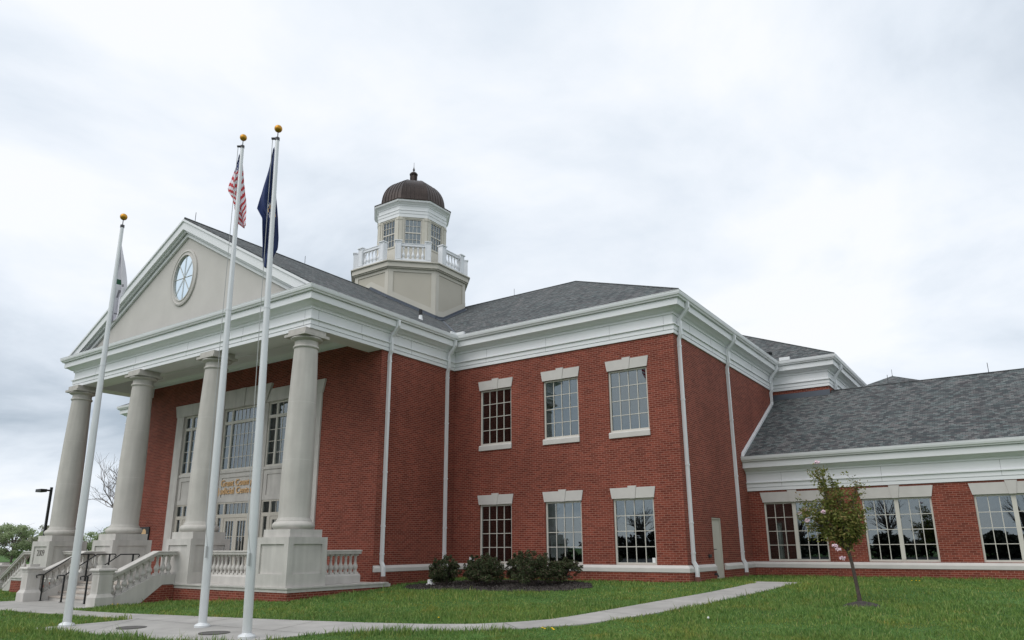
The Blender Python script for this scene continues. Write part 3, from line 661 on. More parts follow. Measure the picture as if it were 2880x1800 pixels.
# ---- stairs between the two middle pedestals
STX0, STX1 = 2*CXX+5.50, -5.50
st = MB(); ly = -8.55; r_ = (FLZ+1.13)/4
st.box(STX0, STX1, ly, PFY-.021, ZB-.8, FLZ-.045)
st.box(STX0, STX1, ly-.03, PFY-.021, FLZ-.044, FLZ-.003, 1)
for k in range(1, 4):
    z = FLZ-r_*k; y1 = ly-.30*(k-1); y0 = ly-.30*k
    st.box(STX0, STX1, y0, y1-.001, ZB-.8, z-.045); st.box(STX0, STX1, y0-.03, y1-.001, z-.044, z, 1)
part(st, 'staircase', ['limestone', 'tread stone'])
def cheek(xc, side=1):
    """sloped balustrade beside the stairs, from a newel up to a pedestal face"""
    ya, yb, yc = CY-h-.005, -8.45, -9.82; sl = .5
    rail = lambda y: RT if y > yb else RT-sl*(yb-y)
    mb = MB()
    prof = [(-.19, -.045), (-.165, -.05), (-.165, -.10), (-.155, -.13), (.155, -.13), (.165, -.10), (.165, -.05), (.19, -.045), (.19, -.012), (.14, 0), (-.14, 0), (-.19, -.012)]
    rs = [[(xc+q, y, rail(y)+z) for q, z in prof] for y in (ya, yb, yc)]
    mb.rings(rs, True, True, True)
    skt = lambda y: rail(y)-.74; skb = lambda y: rail(y)-1.12
    yq = yb+.28
    poly = [(ya, skt(ya)), (yb, skt(yb)), (yc, skt(yc)), (yc, max(skb(yc), -1.45)), (yq-.0, -1.05+.02), (ya, -1.05)] if 0 else [(ya, PT), (yb, PT), (yc, skt(yc)), (yc, -1.5), (yc+.45, -1.5), (yb+.25, FLZ-.02), (ya, FLZ-.02)]
    mb.prism([(xc-.17, y, z) for y, z in poly], (.34, 0, 0))
    n1 = 3; n2 = 7
    ysl = [yb-.05-(i+.5)*(yb-.05-yc-.02)/n2 for i in range(n2)]; yl = [ya-.07-(i+.5)*(ya-.07-yb)/n1 for i in range(n1)]
    for y in ysl: mb.box(xc-.085, xc+.085, y-.09, y+.09, skt(y)-.08, skt(y)+.05); mb.box(xc-.08, xc+.08, y-.085, y+.085, rail(y)-.20, rail(y)-.11)
    # newel
    yn = yc-.20; g = -1.16
    def sq(a, z): return [(xc-a, yn-a, z), (xc+a, yn-a, z), (xc+a, yn+a, z), (xc-a, yn+a, z)]
    mb.rings([sq(a, z) for a, z in ((.265, g-.2), (.265, g+.30), (.205, g+.40), (.205, -.20), (.225, -.19), (.225, -.115), (.28, -.105), (.28, -.065), (.25, -.03), (.15, -.028), (.15, .055))], True, True, True)
    o = part(mb, 'stair_balustrade', 'limestone')
    for y in yl: put_bal(o, (xc-CXX*0, y, PT), (RB-PT)/.60)
    for y in ysl: put_bal(o, (xc, y, skt(y)+.05), (.74-.20-.05)/.60)
    # thin plates of slightly darker stone as newel panels, brick infill under the skirt
    ib = MB(); ib.prism([(xc-.15, y, z) for y, z in ((PFY+.02, FLZ-.03), (yb+.22, FLZ-.03), (yc+.52, -1.45), (PFY+.02, -1.45))], (.30, 0, 0)); part(ib, 'stair_flank', 'red brick')
    pn = MB()
    for dx, dy in ((0, -1), (1, 0), (-1, 0)):
        if dx == 0: pn.box(xc-.105, xc+.105, yn-.208, yn-.2045, g+.47, -.27)
        else: pn.box(min(xc+dx*.2045, xc+dx*.208), max(xc+dx*.2045, xc+dx*.208), yn-.105, yn+.105, g+.47, -.27)
    part(pn, 'newel_panel', 'column stone')
    return o
cheek(-5.33); cheek(2*CXX+5.33)
# side stair at the far end of the porch, descending west
def side_cheek():
    y = -7.25; xa, xb, xc = COLX[3]-h, PXL-.05, PXL-1.95; sl = .56
    rail = lambda x: RT if x > xb else RT-sl*(xb-x)
    mb = MB(); prof = [(-.19, -.045), (-.165, -.05), (-.165, -.10), (-.155, -.13), (.155, -.13), (.165, -.10), (.165, -.05), (.19, -.045), (.19, -.012), (.14, 0), (-.14, 0), (-.19, -.012)]
    mb.rings([[(x, y+q, rail(x)+z) for q, z in prof] for x in (xa, xb, xc)], True, True, True)
    poly = [(xa, PT), (xb, PT), (xc, rail(xc)-.74), (xc, -1.5), (xc+.35, -1.5), (xb+.2, FLZ-.01), (xa, FLZ-.01)]
    mb.prism([(x, y-.17, z) for x, z in poly][::-1], (0, .34, 0))
    xn = xc-.2
    def sq(a, z): return [(xn-a, y-a, z), (xn+a, y-a, z), (xn+a, y+a, z), (xn-a, y+a, z)]
    mb.rings([sq(a, z) for a, z in ((.265, -1.35), (.265, -.85), (.205, -.75), (.205, -.28), (.225, -.27), (.225, -.20), (.28, -.19), (.28, -.15), (.25, -.11), (.15, -.108), (.15, -.02))], True, True, True)
    o = part(mb, 'stair_balustrade', 'limestone')
    n = 8
    for i in range(n):
        x = xb-.06-(i+.5)*(xb-xc-.1)/n; put_bal(o, (x, y, rail(x)-.70), (.74-.15)/.60)
    for i in range(3): put_bal(o, (xa-.2-i*.3, y, PT), (RB-PT)/.6)
    ib = MB(); ib.prism([(x, y-.12, z) for x, z in ((xa, FLZ-.03), (xb+.15, FLZ-.03), (xc+.45, -1.45), (xa, -1.45))][::-1], (0, 3.0, 0)); part(ib, 'stair_flank', 'red brick')
side_cheek()
for xh in (-9.72, -8.27, -6.77):
    mb = MB(); ya, yb = -9.75, -8.38; za, zb_ = -.29, .36
    mb.box(xh-.022, xh+.022, ya-.022, ya+.022, -1.14, za-.02); mb.box(xh-.022, xh+.022, yb-.022, yb+.022, FLZ, zb_-.02)
    mb.box(xh-.05, xh+.05, ya-.05, ya+.05, -1.13, -1.115)
    mb.tube([(xh, ya-.20, za-.10), (xh, ya-.22, za-.02), (xh, ya-.14, za), (xh, ya, za), (xh, yb+.0-.42, zb_-.0), (xh, yb-.0, zb_), (xh, yb+.18, zb_), (xh, yb+.22, zb_-.04), (xh, yb+.17, zb_-.10)], .02, 8)
    part(mb, 'handrail', 'black metal')
# ---- entrance surround with three bays
en = MB(); cA = CXX; o4 = 4.70; yS = YW-.06; yD = YW+.14
zs0 = FLZ; zl = 6.10; ztop = 6.61
bays = [(cA-4.18, cA-1.55), (cA-1.315, cA+1.315), (cA+1.55, cA+4.18)]
en.box(cA-o4, cA-4.18, yS, yD+.1, zs0, zl); en.box(cA+4.18, cA+o4, yS, yD+.1, zs0, zl)
en.box(cA-1.55, cA-1.315, yS+.06, yD+.1, zs0, zl); en.box(cA+1.315, cA+1.55, yS+.06, yD+.1, zs0, zl)
en.prism([(cA-o4-.02, yS-.02, zl+.002), (cA-1.5, yS-.02, zl+.002), (cA-1.78, yS-.02, ztop), (cA-o4-.16, yS-.02, ztop)], (0, .28, 0))
en.prism([(cA+1.5, yS-.02, zl+.002), (cA+o4+.02, yS-.02, zl+.002), (cA+o4+.16, yS-.02, ztop), (cA+1.78, yS-.02, ztop)], (0, .28, 0))
en.prism([(cA-1.495, yS-.05, zl+.002), (cA-.14, yS-.05, zl+.002), (cA-.19, yS-.05, ztop+.24), (cA-1.775, yS-.05, ztop+.24)], (0, .3, 0))
en.prism([(cA+.14, yS-.05, zl+.002), (cA+1.495, yS-.05, zl+.002), (cA+1.775, yS-.05, ztop+.24), (cA+.19, yS-.05, ztop+.24)], (0, .3, 0))
en.prism([(cA-.13, yS-.07, zl+.002), (cA+.13, yS-.07, zl+.002), (cA+.18, yS-.07, ztop+.25), (cA-.18, yS-.07, ztop+.25)], (0, .3, 0))
for a, b in bays:
    en.box(a+.001, b-.001, yS+.09, yD+.1, 2.31, 2.50); en.box(a+.001, b-.001, yS+.09, yD+.1, 3.28, 3.46); en.box(a+.001, a+.20, yS+.09, yD+.1, 2.50, 3.28); en.box(b-.20, b-.001, yS+.09, yD+.1, 2.50, 3.28)
    en.box(a+.199, b-.199, yS+.125, yD+.1, 2.499, 3.281); en.box(a-.03, b+.03, yS+.05, yD+.1, 3.462, 3.56)
part(en, 'entrance_surround', 'limestone')
for (a, b) in bays:
    mb = MB(); yf = yS+.11; dp = .07; z0, z1 = 3.562, zl-.002; w = b-a
    fb = .06; sw = .40; c0, c1 = a+fb+sw, b-fb-sw; tz = 5.46
    for bx in ((a+.001, a+fb, z0, z1), (b-fb, b-.001, z0, z1), (a+fb, b-fb, z0, z0+.08), (a+fb, b-fb, z1-.07, z1)): mb.box(bx[0], bx[1], yf, yf+dp, bx[2], bx[3])
    mb.box(c0, c0+.09, yf-.005, yf+dp, z0+.08, z1-.07); mb.box(c1-.09, c1, yf-.005, yf+dp, z0+.08, z1-.07); mb.box(a+fb, b-fb, yf-.008, yf+dp-.003, tz, tz+.12)
    def bars(x0, x1, q0, q1, cn, rn):
        for i in range(1, cn): x = x0+(x1-x0)*i/cn; mb.box(x-.011, x+.011, yf+.036, yf+.049, q0, q1)
        for j in range(1, rn): z = q0+(q1-q0)*j/rn; mb.box(x0, x1, yf+.038, yf+.0485, z-.011, z+.011)
    bars(c0+.09, c1-.09, z0+.08, tz, 6, 4); bars(a+fb, c0, z0+.08, tz, 1, 4); bars(c1, b-fb, z0+.08, tz, 1, 4); bars(c0+.09, c1-.09, tz+.12, z1-.07, 6, 1)
    w_ = part(mb, 'window', 'window frame')
    pn = MB(); pn.box(a+.02, b-.02, yf+.05, yf+.06, z0+.02, z1-.02); part(pn, 'pane', 'window glass', w_)
    rm = room_mesh(b-a, z1-z0, yD+.105-yS, 1.5, .04); rm.v = [(x+a, y+yS, z+z0) for x, y, z in rm.v]; part(rm, 'room', 'shade black interior', w_)
    # door set below
    mb = MB(); z0, z1 = FLZ, 2.306; tz0, tz1 = 1.70, 1.84
    for bx in ((a+.001, a+fb, z0, z1), (b-fb, b-.001, z0, z1), (a+fb, b-fb, z1-.06, z1)): mb.box(bx[0], bx[1], yf, yf+dp, bx[2], bx[3])
    mb.box(c0, c0+.09, yf-.005, yf+dp, z0, z1-.06); mb.box(c1-.09, c1, yf-.005, yf+dp, z0, z1-.06); mb.box(a+fb, b-fb, yf-.008, yf+dp-.003, tz0, tz1)
    bars(c0+.09, c1-.09, tz1, z1-.06, 6, 1); bars(a+fb, c0, .25, tz0, 1, 2); bars(c1, b-fb, .25, tz0, 1, 2)
    mb.box(a+fb, c0, yf, yf+dp-.002, z0, .0); mb.box(c1, b-fb, yf, yf+dp-.002, z0, .0)
    mb.box(a+fb, a+fb+.09, yf+.003, yf+dp-.002, .0, tz0); mb.box(c0-.09, c0, yf+.003, yf+dp-.002, .0, tz0); mb.box(c1, c1+.09, yf+.003, yf+dp-.002, .0, tz0); mb.box(b-fb-.09, b-fb, yf+.003, yf+dp-.002, .0, tz0)
    ds = part(mb, 'entrance_door', 'door paint')
    cm = (c0+c1)/2
    for p, q in ((c0+.093, cm-.003), (cm+.003, c1-.093)):
        lf = MB(); s_ = .12
        lf.box(p, p+s_, yf+.01, yf+.055, z0+.01, tz0-.004); lf.box(q-s_, q, yf+.01, yf+.055, z0+.01, tz0-.004); lf.box(p+s_, q-s_, yf+.01, yf+.055, z0+.01, z0+.35); lf.box(p+s_, q-s_, yf+.01, yf+.055, tz0-.13, tz0-.004)
        for i in (1, 2): x = p+s_+(q-p-2*s_)*i/3; lf.box(x-.011, x+.011, yf+.02, yf+.05, z0+.35, tz0-.13)
        for j in (1, 2): z = z0+.35+(tz0-.13-z0-.35)*j/3; lf.box(p+s_, q-s_, yf+.023, yf+.047, z-.011, z+.011)
        part(lf, 'door_leaf', 'door paint', ds)
    pn = MB(); pn.box(a+.02, b-.02, yf+.0505, yf+.058, z0+.05, z1-.02); part(pn, 'pane', 'window glass', ds)
    rm = room_mesh(b-a, z1-z0, yD+.105-yS, 1.5, .04); rm.v = [(x+a, y+yS, z+z0) for x, y, z in rm.v]; part(rm, 'room', 'shade black interior', ds)
yT = yS+.125-.03
def serif_text(body, x, z, size, wd):
    o = text(body, size, (x-CXX, yT, z), 'sign_letters', 'gold letters', court, .018, 1, sp=1.08, bold=.003); xs_ = [v.co.x for v in o.data.vertices]; o.scale.x = wd/(max(xs_)-min(xs_)); return o
serif_text('Grant County', CXX-.145, 2.945, .36, 1.98)
serif_text('Judicial Center', CXX-.165, 2.635, .36, 2.26)
# ---- downspouts
def downspout(P, boot=True, clips=()):
    """P: function (q, z) -> world"""
    mb = MB()
    path = [(.43, ZF+1.10), (.43, ZF+.90), (.13, ZF+.52), (.13, ZF+.02), (.055, ZF-.14), (.055, .06), (.145, -.10), (.145, -.42)]
    mb.tube([P(q, z) for q, z in path], 0, sq=(.105, .10))
    for z in (6.9, 5.1, 3.0, 1.2, .3): a = P(.055, z); b = P(.055, z+.05); mb.tube([a, b], 0, sq=(.125, .12))
    o = part(mb, 'downspout', 'gutter white')
    if boot: b = MB(); b.tube([P(.145, -.38), P(.145, -.85)], 0, sq=(.15, .15)); part(b, 'boot', 'terracotta boot', o)
    return o
downspout(lambda q, z: (q, -3.72, z)); downspout(lambda q, z: (q, -.50, z)); downspout(lambda q, z: (W+q, .36, z)); downspout(lambda q, z: (W+q, 5.18, z))
mb = MB(); s_ = lambda y: WZE+S*(y-Y2+QE)+.06; yd = 11.1
mb.tube([(W+.43, yd, ZF+1.10), (W+.43, yd, ZF+.90), (W+.13, yd, ZF+.52), (W+.13, yd, ZF+.02), (W+.07, yd, ZF-.14), (W+.07, yd, s_(yd)), (W+.07, Y2-.40, s_(Y2-.40)), (W+.07, Y2-.46, s_(Y2-.46)-.10)], 0, sq=(.11, .11)); part(mb, 'downspout', 'gutter white')
mb = MB(); mb.tube([(RX+.43, 12.6, ZF+1.10), (RX+.43, 12.6, ZF+.90), (RX+.13, 12.6, ZF+.52), (RX+.13, 12.6, 6.2)], 0, sq=(.11, .11)); part(mb, 'downspout', 'gutter white')
# ---- small wall fittings
mb = MB(); mb.box(.87, 1.06, -.05, 0.01, .03, .18); mb.box(.92, 1.01, -.06, -.05, .05, .15); part(mb, 'outlet_box', 'white plastic')
mb = MB(); mb.box(W-.01, W+.05, 1.80, 2.0, .17, .27); part(mb, 'wall_box', 'dark metal')
mb = MB(); mb.tube([(W+.05, 2.1, -.36), (W+.16, 2.1, -.36), (W+.18, 2.1, -.44)], .028, 8); mb.lathe([(.05, 0), (.05, .02)], (W+.13, 2.1, -.33), 10); part(mb, 'hose_tap', 'dark metal')
# ---- cupola
KX, KY = -7.60, 5.41
cu = MB(); cu.oct([(2.82, 9.3), (2.82, 14.0)], (KX, KY))
cup = part(cu, 'cupola', 'cupola stucco')
def fdir(k): a = PI*k/4; return Vector((math.cos(a), math.sin(a), 0)), Vector((-math.sin(a), math.cos(a), 0))
def fbox(mb, k, a0, a1, t0, t1, z0, z1, mi=0):
    n, t = fdir(k); c = Vector((KX, KY, 0)); P = []
    for z in (z0, z1):
        for a in (a0, a1):
            for u in (t0, t1): P.append(c+n*a+t*u+Vector((0, 0, z)))
    mb.add(P, [(0, 1, 3, 2), (4, 6, 7, 5), (0, 4, 5, 1), (2, 3, 7, 6), (0, 2, 6, 4), (1, 5, 7, 3)], mi)
tr = MB()
for k in range(8):
    hw = 2.82*math.tan(PI/8); fbox(tr, k, 2.80, 2.86, -hw-.01, -hw+.22, 9.3, 13.999); fbox(tr, k, 2.80, 2.86, hw-.22, hw+.01, 9.3, 13.999); fbox(tr, k, 2.80, 2.857, -hw+.22, hw-.22, 13.84, 13.998)
    if k in (7, 0, 6):   # sloped foot strip along the roof lines
        pass
tr.oct([(2.95, 14.0), (2.95, 14.05), (3.02, 14.055), (3.02, 14.30), (3.10, 14.305), (3.10, 14.36), (2.3, 14.40)], (KX, KY))
part(tr, 'cupola_base_trim', 'cupola trim', cup)
# flashing where the base meets the two roofs
ff = MB()
def roofz(x, y): return max(ZE+S*(ex-abs(x-CXX)+(-CXX)), ZE+S*(y+ex)) if True else 0
def roofz(x, y): return max(ZE+S*(half-abs(x-CXX)), min(ZE+S*(y+ex), MZ))
for k in range(8):
    n, t = fdir(k); hw = 2.86*math.tan(PI/8); c = Vector((KX, KY, 0)); pts = [c+n*2.875+t*(hw+.01)*s for s in [i/8*2-1 for i in range(9)]]
    for a, b in zip(pts, pts[1:]):
        za, zb_ = roofz(a.x, a.y), roofz(b.x, b.y); ff.quad((a.x, a.y, za-.1), (b.x, b.y, zb_-.1), (b.x, b.y, zb_+.17), (a.x, a.y, za+.17))
        ff.quad((a.x+n.x*.12, a.y+n.y*.12, roofz(a.x+n.x*.12, a.y+n.y*.12)+.012), (b.x+n.x*.12, b.y+n.y*.12, roofz(b.x+n.x*.12, b.y+n.y*.12)+.012), (b.x, b.y, zb_+.05), (a.x, a.y, za+.05))
part(ff, 'cupola_flashing', 'flashing', cup)
ft = MB()
for k in range(8):
    n, t = fdir(k); hw = 2.86*math.tan(PI/8); c = Vector((KX, KY, 0)); pts = [c+n*2.866+t*(hw+.01)*s for s in [i/8*2-1 for i in range(9)]]
    for a, b in zip(pts, pts[1:]):
        za, zb_ = roofz(a.x, a.y)+.15, roofz(b.x, b.y)+.15; ft.quad((a.x, a.y, za), (b.x, b.y, zb_), (b.x, b.y, min(zb_+.30, 13.9)), (a.x, a.y, min(za+.30, 13.9)))
part(ft, 'cupola_foot_trim', 'cupola trim', cup)
# balustrade of the cupola
def cup_baluster():
    mb = MB(); mb.lathe([(.07, 0), (.07, .05), (.045, .07)]+arc(.05, .08, .045, .32, .035, 5)+[(.035, .40), (.035, .52), (.055, .56), (.055, .60), (.04, .62), (.07, .66)], n=10); return mb
CB = None
for k in range(8):
    rb = MB(); A0, A1 = 2.74, 3.0; zb0 = 14.362; Hh = .93; zt_ = zb0+1.13
    for s in (-1, 1):
        t0, t1 = (.60, .90) if s > 0 else (-.90, -.60)
        fbox(rb, k, A0-.02, A1, t0, t1, zb0, zt_-.05); fbox(rb, k, A0-.06, A1+.04, t0-.04, t1+.04, zt_-.05, zt_)
        fbox(rb, k, A1-.001, A1+.012, t0+.04, t0+.055, zb0+.12, zt_-.12); fbox(rb, k, A1-.001, A1+.012, t1-.055, t1-.04, zb0+.12, zt_-.12); fbox(rb, k, A1-.001, A1+.012, t0+.04, t1-.04, zb0+.12, zb0+.135); fbox(rb, k, A1-.001, A1+.012, t0+.04, t1-.04, zt_-.135, zt_-.12)
    fbox(rb, k, 2.80, 2.95, -.60, .60, zb0+.02, zb0+.16); fbox(rb, k, 2.80, 2.95, -.60, .60, zb0+.84, zb0+.96); fbox(rb, k, 2.78, 2.97, -.60, .60, zb0+.96, zb0+.99)
    part(rb, 'cupola_railing', 'white rail', cup)
    if k in (0, 1, 5, 6, 7):
        n, t = fdir(k)
        for i in range(5):
            p = Vector((KX, KY, zb0+.165))+n*2.875+t*(-.48+.24*i)
            if CB is None: CB = cup_baluster().build('cupola_baluster', 'white rail', cup, p); q = CB
            else: q = CB.copy(); COL.objects.link(q); q.parent = cup; q.location = p
# drum
DA = 1.80; dr = MB(); dz0, dz1 = 14.30, 17.33; hw = DA*math.tan(PI/8)
for k in range(8):
    fbox(dr, k, DA-.1, DA, -hw+.008, -hw+.29, dz0, dz1); fbox(dr, k, DA-.1, DA, hw-.29, hw-.008, dz0, dz1)
    fbox(dr, k, DA-.01, DA+.035, -hw+.0, -hw+.17, dz0, dz1-.16); fbox(dr, k, DA-.01, DA+.035, hw-.17, hw-.0, dz0, dz1-.16); fbox(dr, k, DA-.01, DA+.055, -hw-.01, -hw+.185, dz1-.16, dz1-.10); fbox(dr, k, DA-.01, DA+.055, hw-.185, hw+.01, dz1-.16, dz1-.10); fbox(dr, k, DA-.01, DA+.035, -hw, -hw+.17, dz1-.10, dz1-.002); fbox(dr, k, DA-.01, DA+.035, hw-.17, hw, dz1-.10, dz1-.002)
    fbox(dr, k, DA-.1, DA-.004, -hw+.29, hw-.29, dz0, 15.62); fbox(dr, k, DA-.1, DA-.004, -hw+.29, hw-.29, 17.252, dz1); fbox(dr, k, DA-.06, DA+.03, -hw+.25, hw-.25, 15.62, 15.69)
part(dr, 'drum', 'cupola trim', cup)
for k in range(8):
    wb = MB(); a0, a1 = DA-.085, DA-.04; w2_ = hw-.30; z0, z1 = 15.69, 17.25; zm = (z0+z1)/2
    for t0, t1, q0, q1 in ((-w2_, -w2_+.05, z0, z1), (w2_-.05, w2_, z0, z1), (-w2_+.05, w2_-.05, z0, z0+.05), (-w2_+.05, w2_-.05, z1-.05, z1), (-w2_+.05, w2_-.05, zm-.03, zm+.03)): fbox(wb, k, a0, a1, t0, t1, q0, q1)
    for i in (1, 2, 3): t_ = -w2_+.05+(2*w2_-.1)*i/4; fbox(wb, k, a0, a1-.012, t_-.011, t_+.011, z0+.05, z1-.05)
    for q in ((z0+.05+zm-.03)/2, (z1-.05+zm+.03)/2): fbox(wb, k, a0, a1-.015, -w2_+.05, w2_-.05, q-.011, q+.011)
    fbox(wb, k, a0-.004, a0+.006, -w2_+.02, w2_-.02, z0+.02, z1-.02, 1)
    part(wb, 'window', ['window frame', 'window glass'], cup)
et = MB(); et.oct([(DA-.05, 17.331), (DA+.03, 17.331), (DA+.03, 17.52), (DA+.05, 17.525), (DA+.05, 17.69), (DA+.075, 17.695), (DA+.075, 17.72), (DA+.02, 17.725), (DA+.02, 17.96), (DA+.05, 17.97), (DA+.06, 18.02), (DA+.10, 18.06), (DA+.14, 18.11), (DA+.22, 18.15), (DA+.245, 18.235), (DA-.1, 18.24)], (KX, KY)); part(et, 'entablature', 'white trim', cup)
dm = MB()
pd = [(DA+.255, 18.236), (DA+.27, 18.285), (DA+.02, 18.40), (1.60, 18.45)]
HD, RD = 1.76, 1.70
pd[3] = (RD+.02, 18.45)
for i in range(1, 15):
    t_ = i/14; zz_ = math.sin(PI/2*t_); aa = RD*max(1-zz_**2.25, 0)**(1/2.1)
    pd.append((max(aa, .34), 18.45+HD*zz_))
pd += [(.15, 18.47+HD)]; dm.oct(pd, (KX, KY))
for k in range(8):      # standing seams
    n, t = fdir(k); c = Vector((KX, KY, 0))
    for fr_ in (-.96, -.64, -.32, .0, .32, .64):
        pts = [c+n*(a+.006)+t*(fr_*(a if abs(fr_) > .9 else RD*.98)*math.tan(PI/8))+Vector((0, 0, z)) for a, z in pd[3:] if abs(fr_) > .9 or abs(fr_)*RD*.98 < a*1.0]
        if len(pts) > 1: dm.tube(pts, 0, sq=(.022, .03))
part(dm, 'dome', 'bronze roof', cup)
fn = MB(); z = 20.24; fn.lathe([(q*1.1, z+w*1.18) for q, w in ((.21, 0), (.21, .04), (.15, .06), (.15, .42), (.20, .44), (.215, .48), (.17, .55), (.09, .61), (.03, .64), (.03, .69), (.06, .72), (.06, .75), (.02, .79), (.035, .83), (.012, .87), (.008, 1.12))], (KX, KY, 0), 12)
for i in range(8): a = PI*i/4; fn.tube([(KX+.18*math.cos(a), KY+.18*math.sin(a), z+.05), (KX+.18*math.cos(a), KY+.18*math.sin(a), z+.50)], .026, 6)
part(fn, 'finial', 'bronze roof', cup)
# ================================================================== plaque on the brick wall
pq = empty('plaque', (-13.95, YW, .9)); tag(pq, 'black notice board with a gold seal on the brick wall behind the columns', 'sign')
m = MB(); m.box(-.38, .38, -.05, -.002, -.75, .55); m.build('board', 'black metal', pq)
m = MB(); m.add([(.17*math.cos(2*PI*i/24), -.055, .30+.17*math.sin(2*PI*i/24)) for i in range(24)]+[(.17*math.cos(2*PI*i/24), -.049, .30+.17*math.sin(2*PI*i/24)) for i in range(24)], [list(range(24))[::-1]]+[(i, (i+1) % 24, 24+(i+1) % 24, 24+i) for i in range(24)]); m.build('seal', 'gold letters', pq)
# ================================================================== flagpoles and flags
CR = Vector((.824, .566, 0)); CB_ = Vector((-.566, .824, 0))       # along the picture and away from the viewer
def flagpole(x, y, H, lean, label, r0=.088, r1=.042, rope=True):
    g = float(gz(x, y))+.02; t = empty('flagpole', (x, y, g)); tag(t, label, 'flagpole', 'flagpoles on the plaza')
    ax = Vector((lean, lean*.7, H)); P = lambda s: ax*s
    m = MB(); pts = [P(s) for s in (0, .25, .45, .7, .85, 1)]; m.tube(pts, [r0, r0, r0-.012, r0-.03, r0-.038, r1], 20)
    for s in (.33, .62): m.tube([P(s), P(s+.003)], [r0-.005-.04*max(0, s-.25)+.002]*2, 20)
    m.build('shaft', 'pole aluminium', t)
    b = MB(); b.lathe([(.165, -.02), (.165, .035), (.14, .06), (.10, .075), (.088, .09)], n=24); b.build('base_collar', 'pole aluminium', t)
    c = MB(); c.tube([P(1), P(1)+Vector((0, 0, .07))], .05, 12); c.tube([P(1)+Vector((0, 0, .05)), P(1)+Vector((0, 0, .24))], .011, 8)
    q = P(1)+Vector((0, 0, .05))-CR*.10
    if rope: c.tube([q-CR*.03, q+CR*.10], .03, 8)
    c.build('truck', 'dark metal', t)
    bl = MB(); R = .088; bl.lathe([(max(R*math.sin(PI*i/16), .002), -R*math.cos(PI*i/16)) for i in range(17)], P(1)+Vector((0, 0, .30)), 24); bl.build('ball', 'gold ball', t)
    hp = [P(1)+Vector((0, 0, .03))-CR*.11]+[P(s)-CR*(.11 if s > .6 else .125)-CB_*.03 for s in (.85, .6, .35)]+[P(.20)-CR*.10-CB_*.06, P(.135)+CR*.02-CB_*.10]
    if not rope: return t, g, P
    h_ = MB(); h_.tube(hp, .007, 6); h_.box(P(.135).x+.06, P(.135).x+.09, P(.135).y-.12, P(.135).y-.08, P(.135).z-.12, P(.135).z+.12); h_.build('halyard', 'rope', t)
    return t, g, P
F1 = flagpole(-.05, -13.36, 9.58, -.05, 'shortest flagpole, furthest left of the three, flying a white flag', rope=False)
F2 = flagpole(2.98, -12.02, 11.45, -.16, 'middle flagpole carrying the striped red and white flag')
F3 = flagpole(5.36, -12.64, 10.54, -.21, 'nearest flagpole carrying the dark blue flag')
def flag(pole, x, y, top, rows, name, label, cols, paint, folds=3, depth=.10, back=.05):
    """limp flag: rows of (drop, left, right) along the picture direction, folded in depth"""
    t, g, P = pole; me = MB(); nr = 60; nc = 28; dr = [r[0] for r in rows]
    top_p = Vector((x, y, g))+P(1)
    rs = []
    for i in range(nr+1):
        d = dr[0]+(dr[-1]-dr[0])*i/nr
        lf = np.interp(d, dr, [r[1] for r in rows]); rt = np.interp(d, dr, [r[2] for r in rows]); wd = max(rt-lf, .02)
        row = []
        for j in range(nc+1):
            u = j/nc; ph = folds*2*PI*u+1.2*math.sin(d*2.1)
            off = back+depth*min(1, wd/.35)*(.5+.5*math.sin(ph))+.04*math.sin(3*d+5*u)
            s = 1-(top+d)/P(1).z; base = Vector((x, y, g))+P(s)
            row.append(base+CR*(lf+wd*(u+.10*math.sin(ph)*min(1, wd/.3)*u*(1-u)*4*.5))+CB_*off+Vector((0, 0, -.03*math.sin(PI*u))))
        rs.append(row)
    o_ = 0; me.v = [tuple(p) for r in rs for p in r]; n = nc+1
    for i in range(nr):
        for j in range(nc):
            me.f.append([i*n+j, i*n+j+1, (i+1)*n+j+1, (i+1)*n+j]); me.m.append(paint((i+.5)/nr, (j+.5)/nc)); me.sm.append(True)
    o = me.build(name, cols); sd = o.modifiers.new('thick', 'SOLIDIFY'); sd.thickness = .006
    return tag(o, label, 'flag')
def us(s, u):
    v = s+.10*(u-.3)*(-1 if u < .45 else 2.6)
    if s < .24 and u < .85:
        return 2 if (int(s*60)+int(u*9)) % 4 or int(s*60) % 2 else 1
    return 0 if int(v*22) % 2 else 1
flag(F2, 2.98, -12.02, .12, [(0, -.09, -.03), (.35, -.17, .02), (.8, -.31, .06), (.95, -.33, .09), (1.05, -.30, .10), (1.25, -.17, .15), (1.55, -.08, .20), (1.95, .02, .23), (2.02, .12, .24)], 'us_flag', 'limp red and white striped flag with starred blue corner on the middle pole', ['flag red', 'flag white', 'flag blue'], us, 1.1, .07)
def ky(s, u):
    if .42 < s < .60 and .55 < u < .80: return 1 if (int(s*34)+int(u*14)) % 4 == 0 else (2 if (int(s*45)+int(u*9)) % 4 == 1 else 0)
    return 0
flag(F3, 5.36, -12.64, .15, [(0, -.10, -.06), (.45, -.19, -.02), (.9, -.29, .0), (1.25, -.35, .03), (1.5, -.38, .07), (1.75, -.24, .10), (2.2, -.22, .13), (2.45, -.21, .12), (2.6, -.21, .05), (2.85, -.17, -.02), (2.9, -.12, -.06)], 'state_flag', 'limp dark navy flag with a partly hidden pale seal on the nearest pole', ['flag navy', 'gold letters', 'flag white'], ky, 1.6, .10)
def wh(s, u):
    if .44 < s < .50 and .30 < u < .58: return 2
    if (.50 < s < .53 and .75 < u < .85) or (.57 < s < .66 and .48 < u < .54) or (.57 < s < .60 and .5 < u < .66) or (.86 < s < .89 and .45 < u < .6): return 1
    return 0
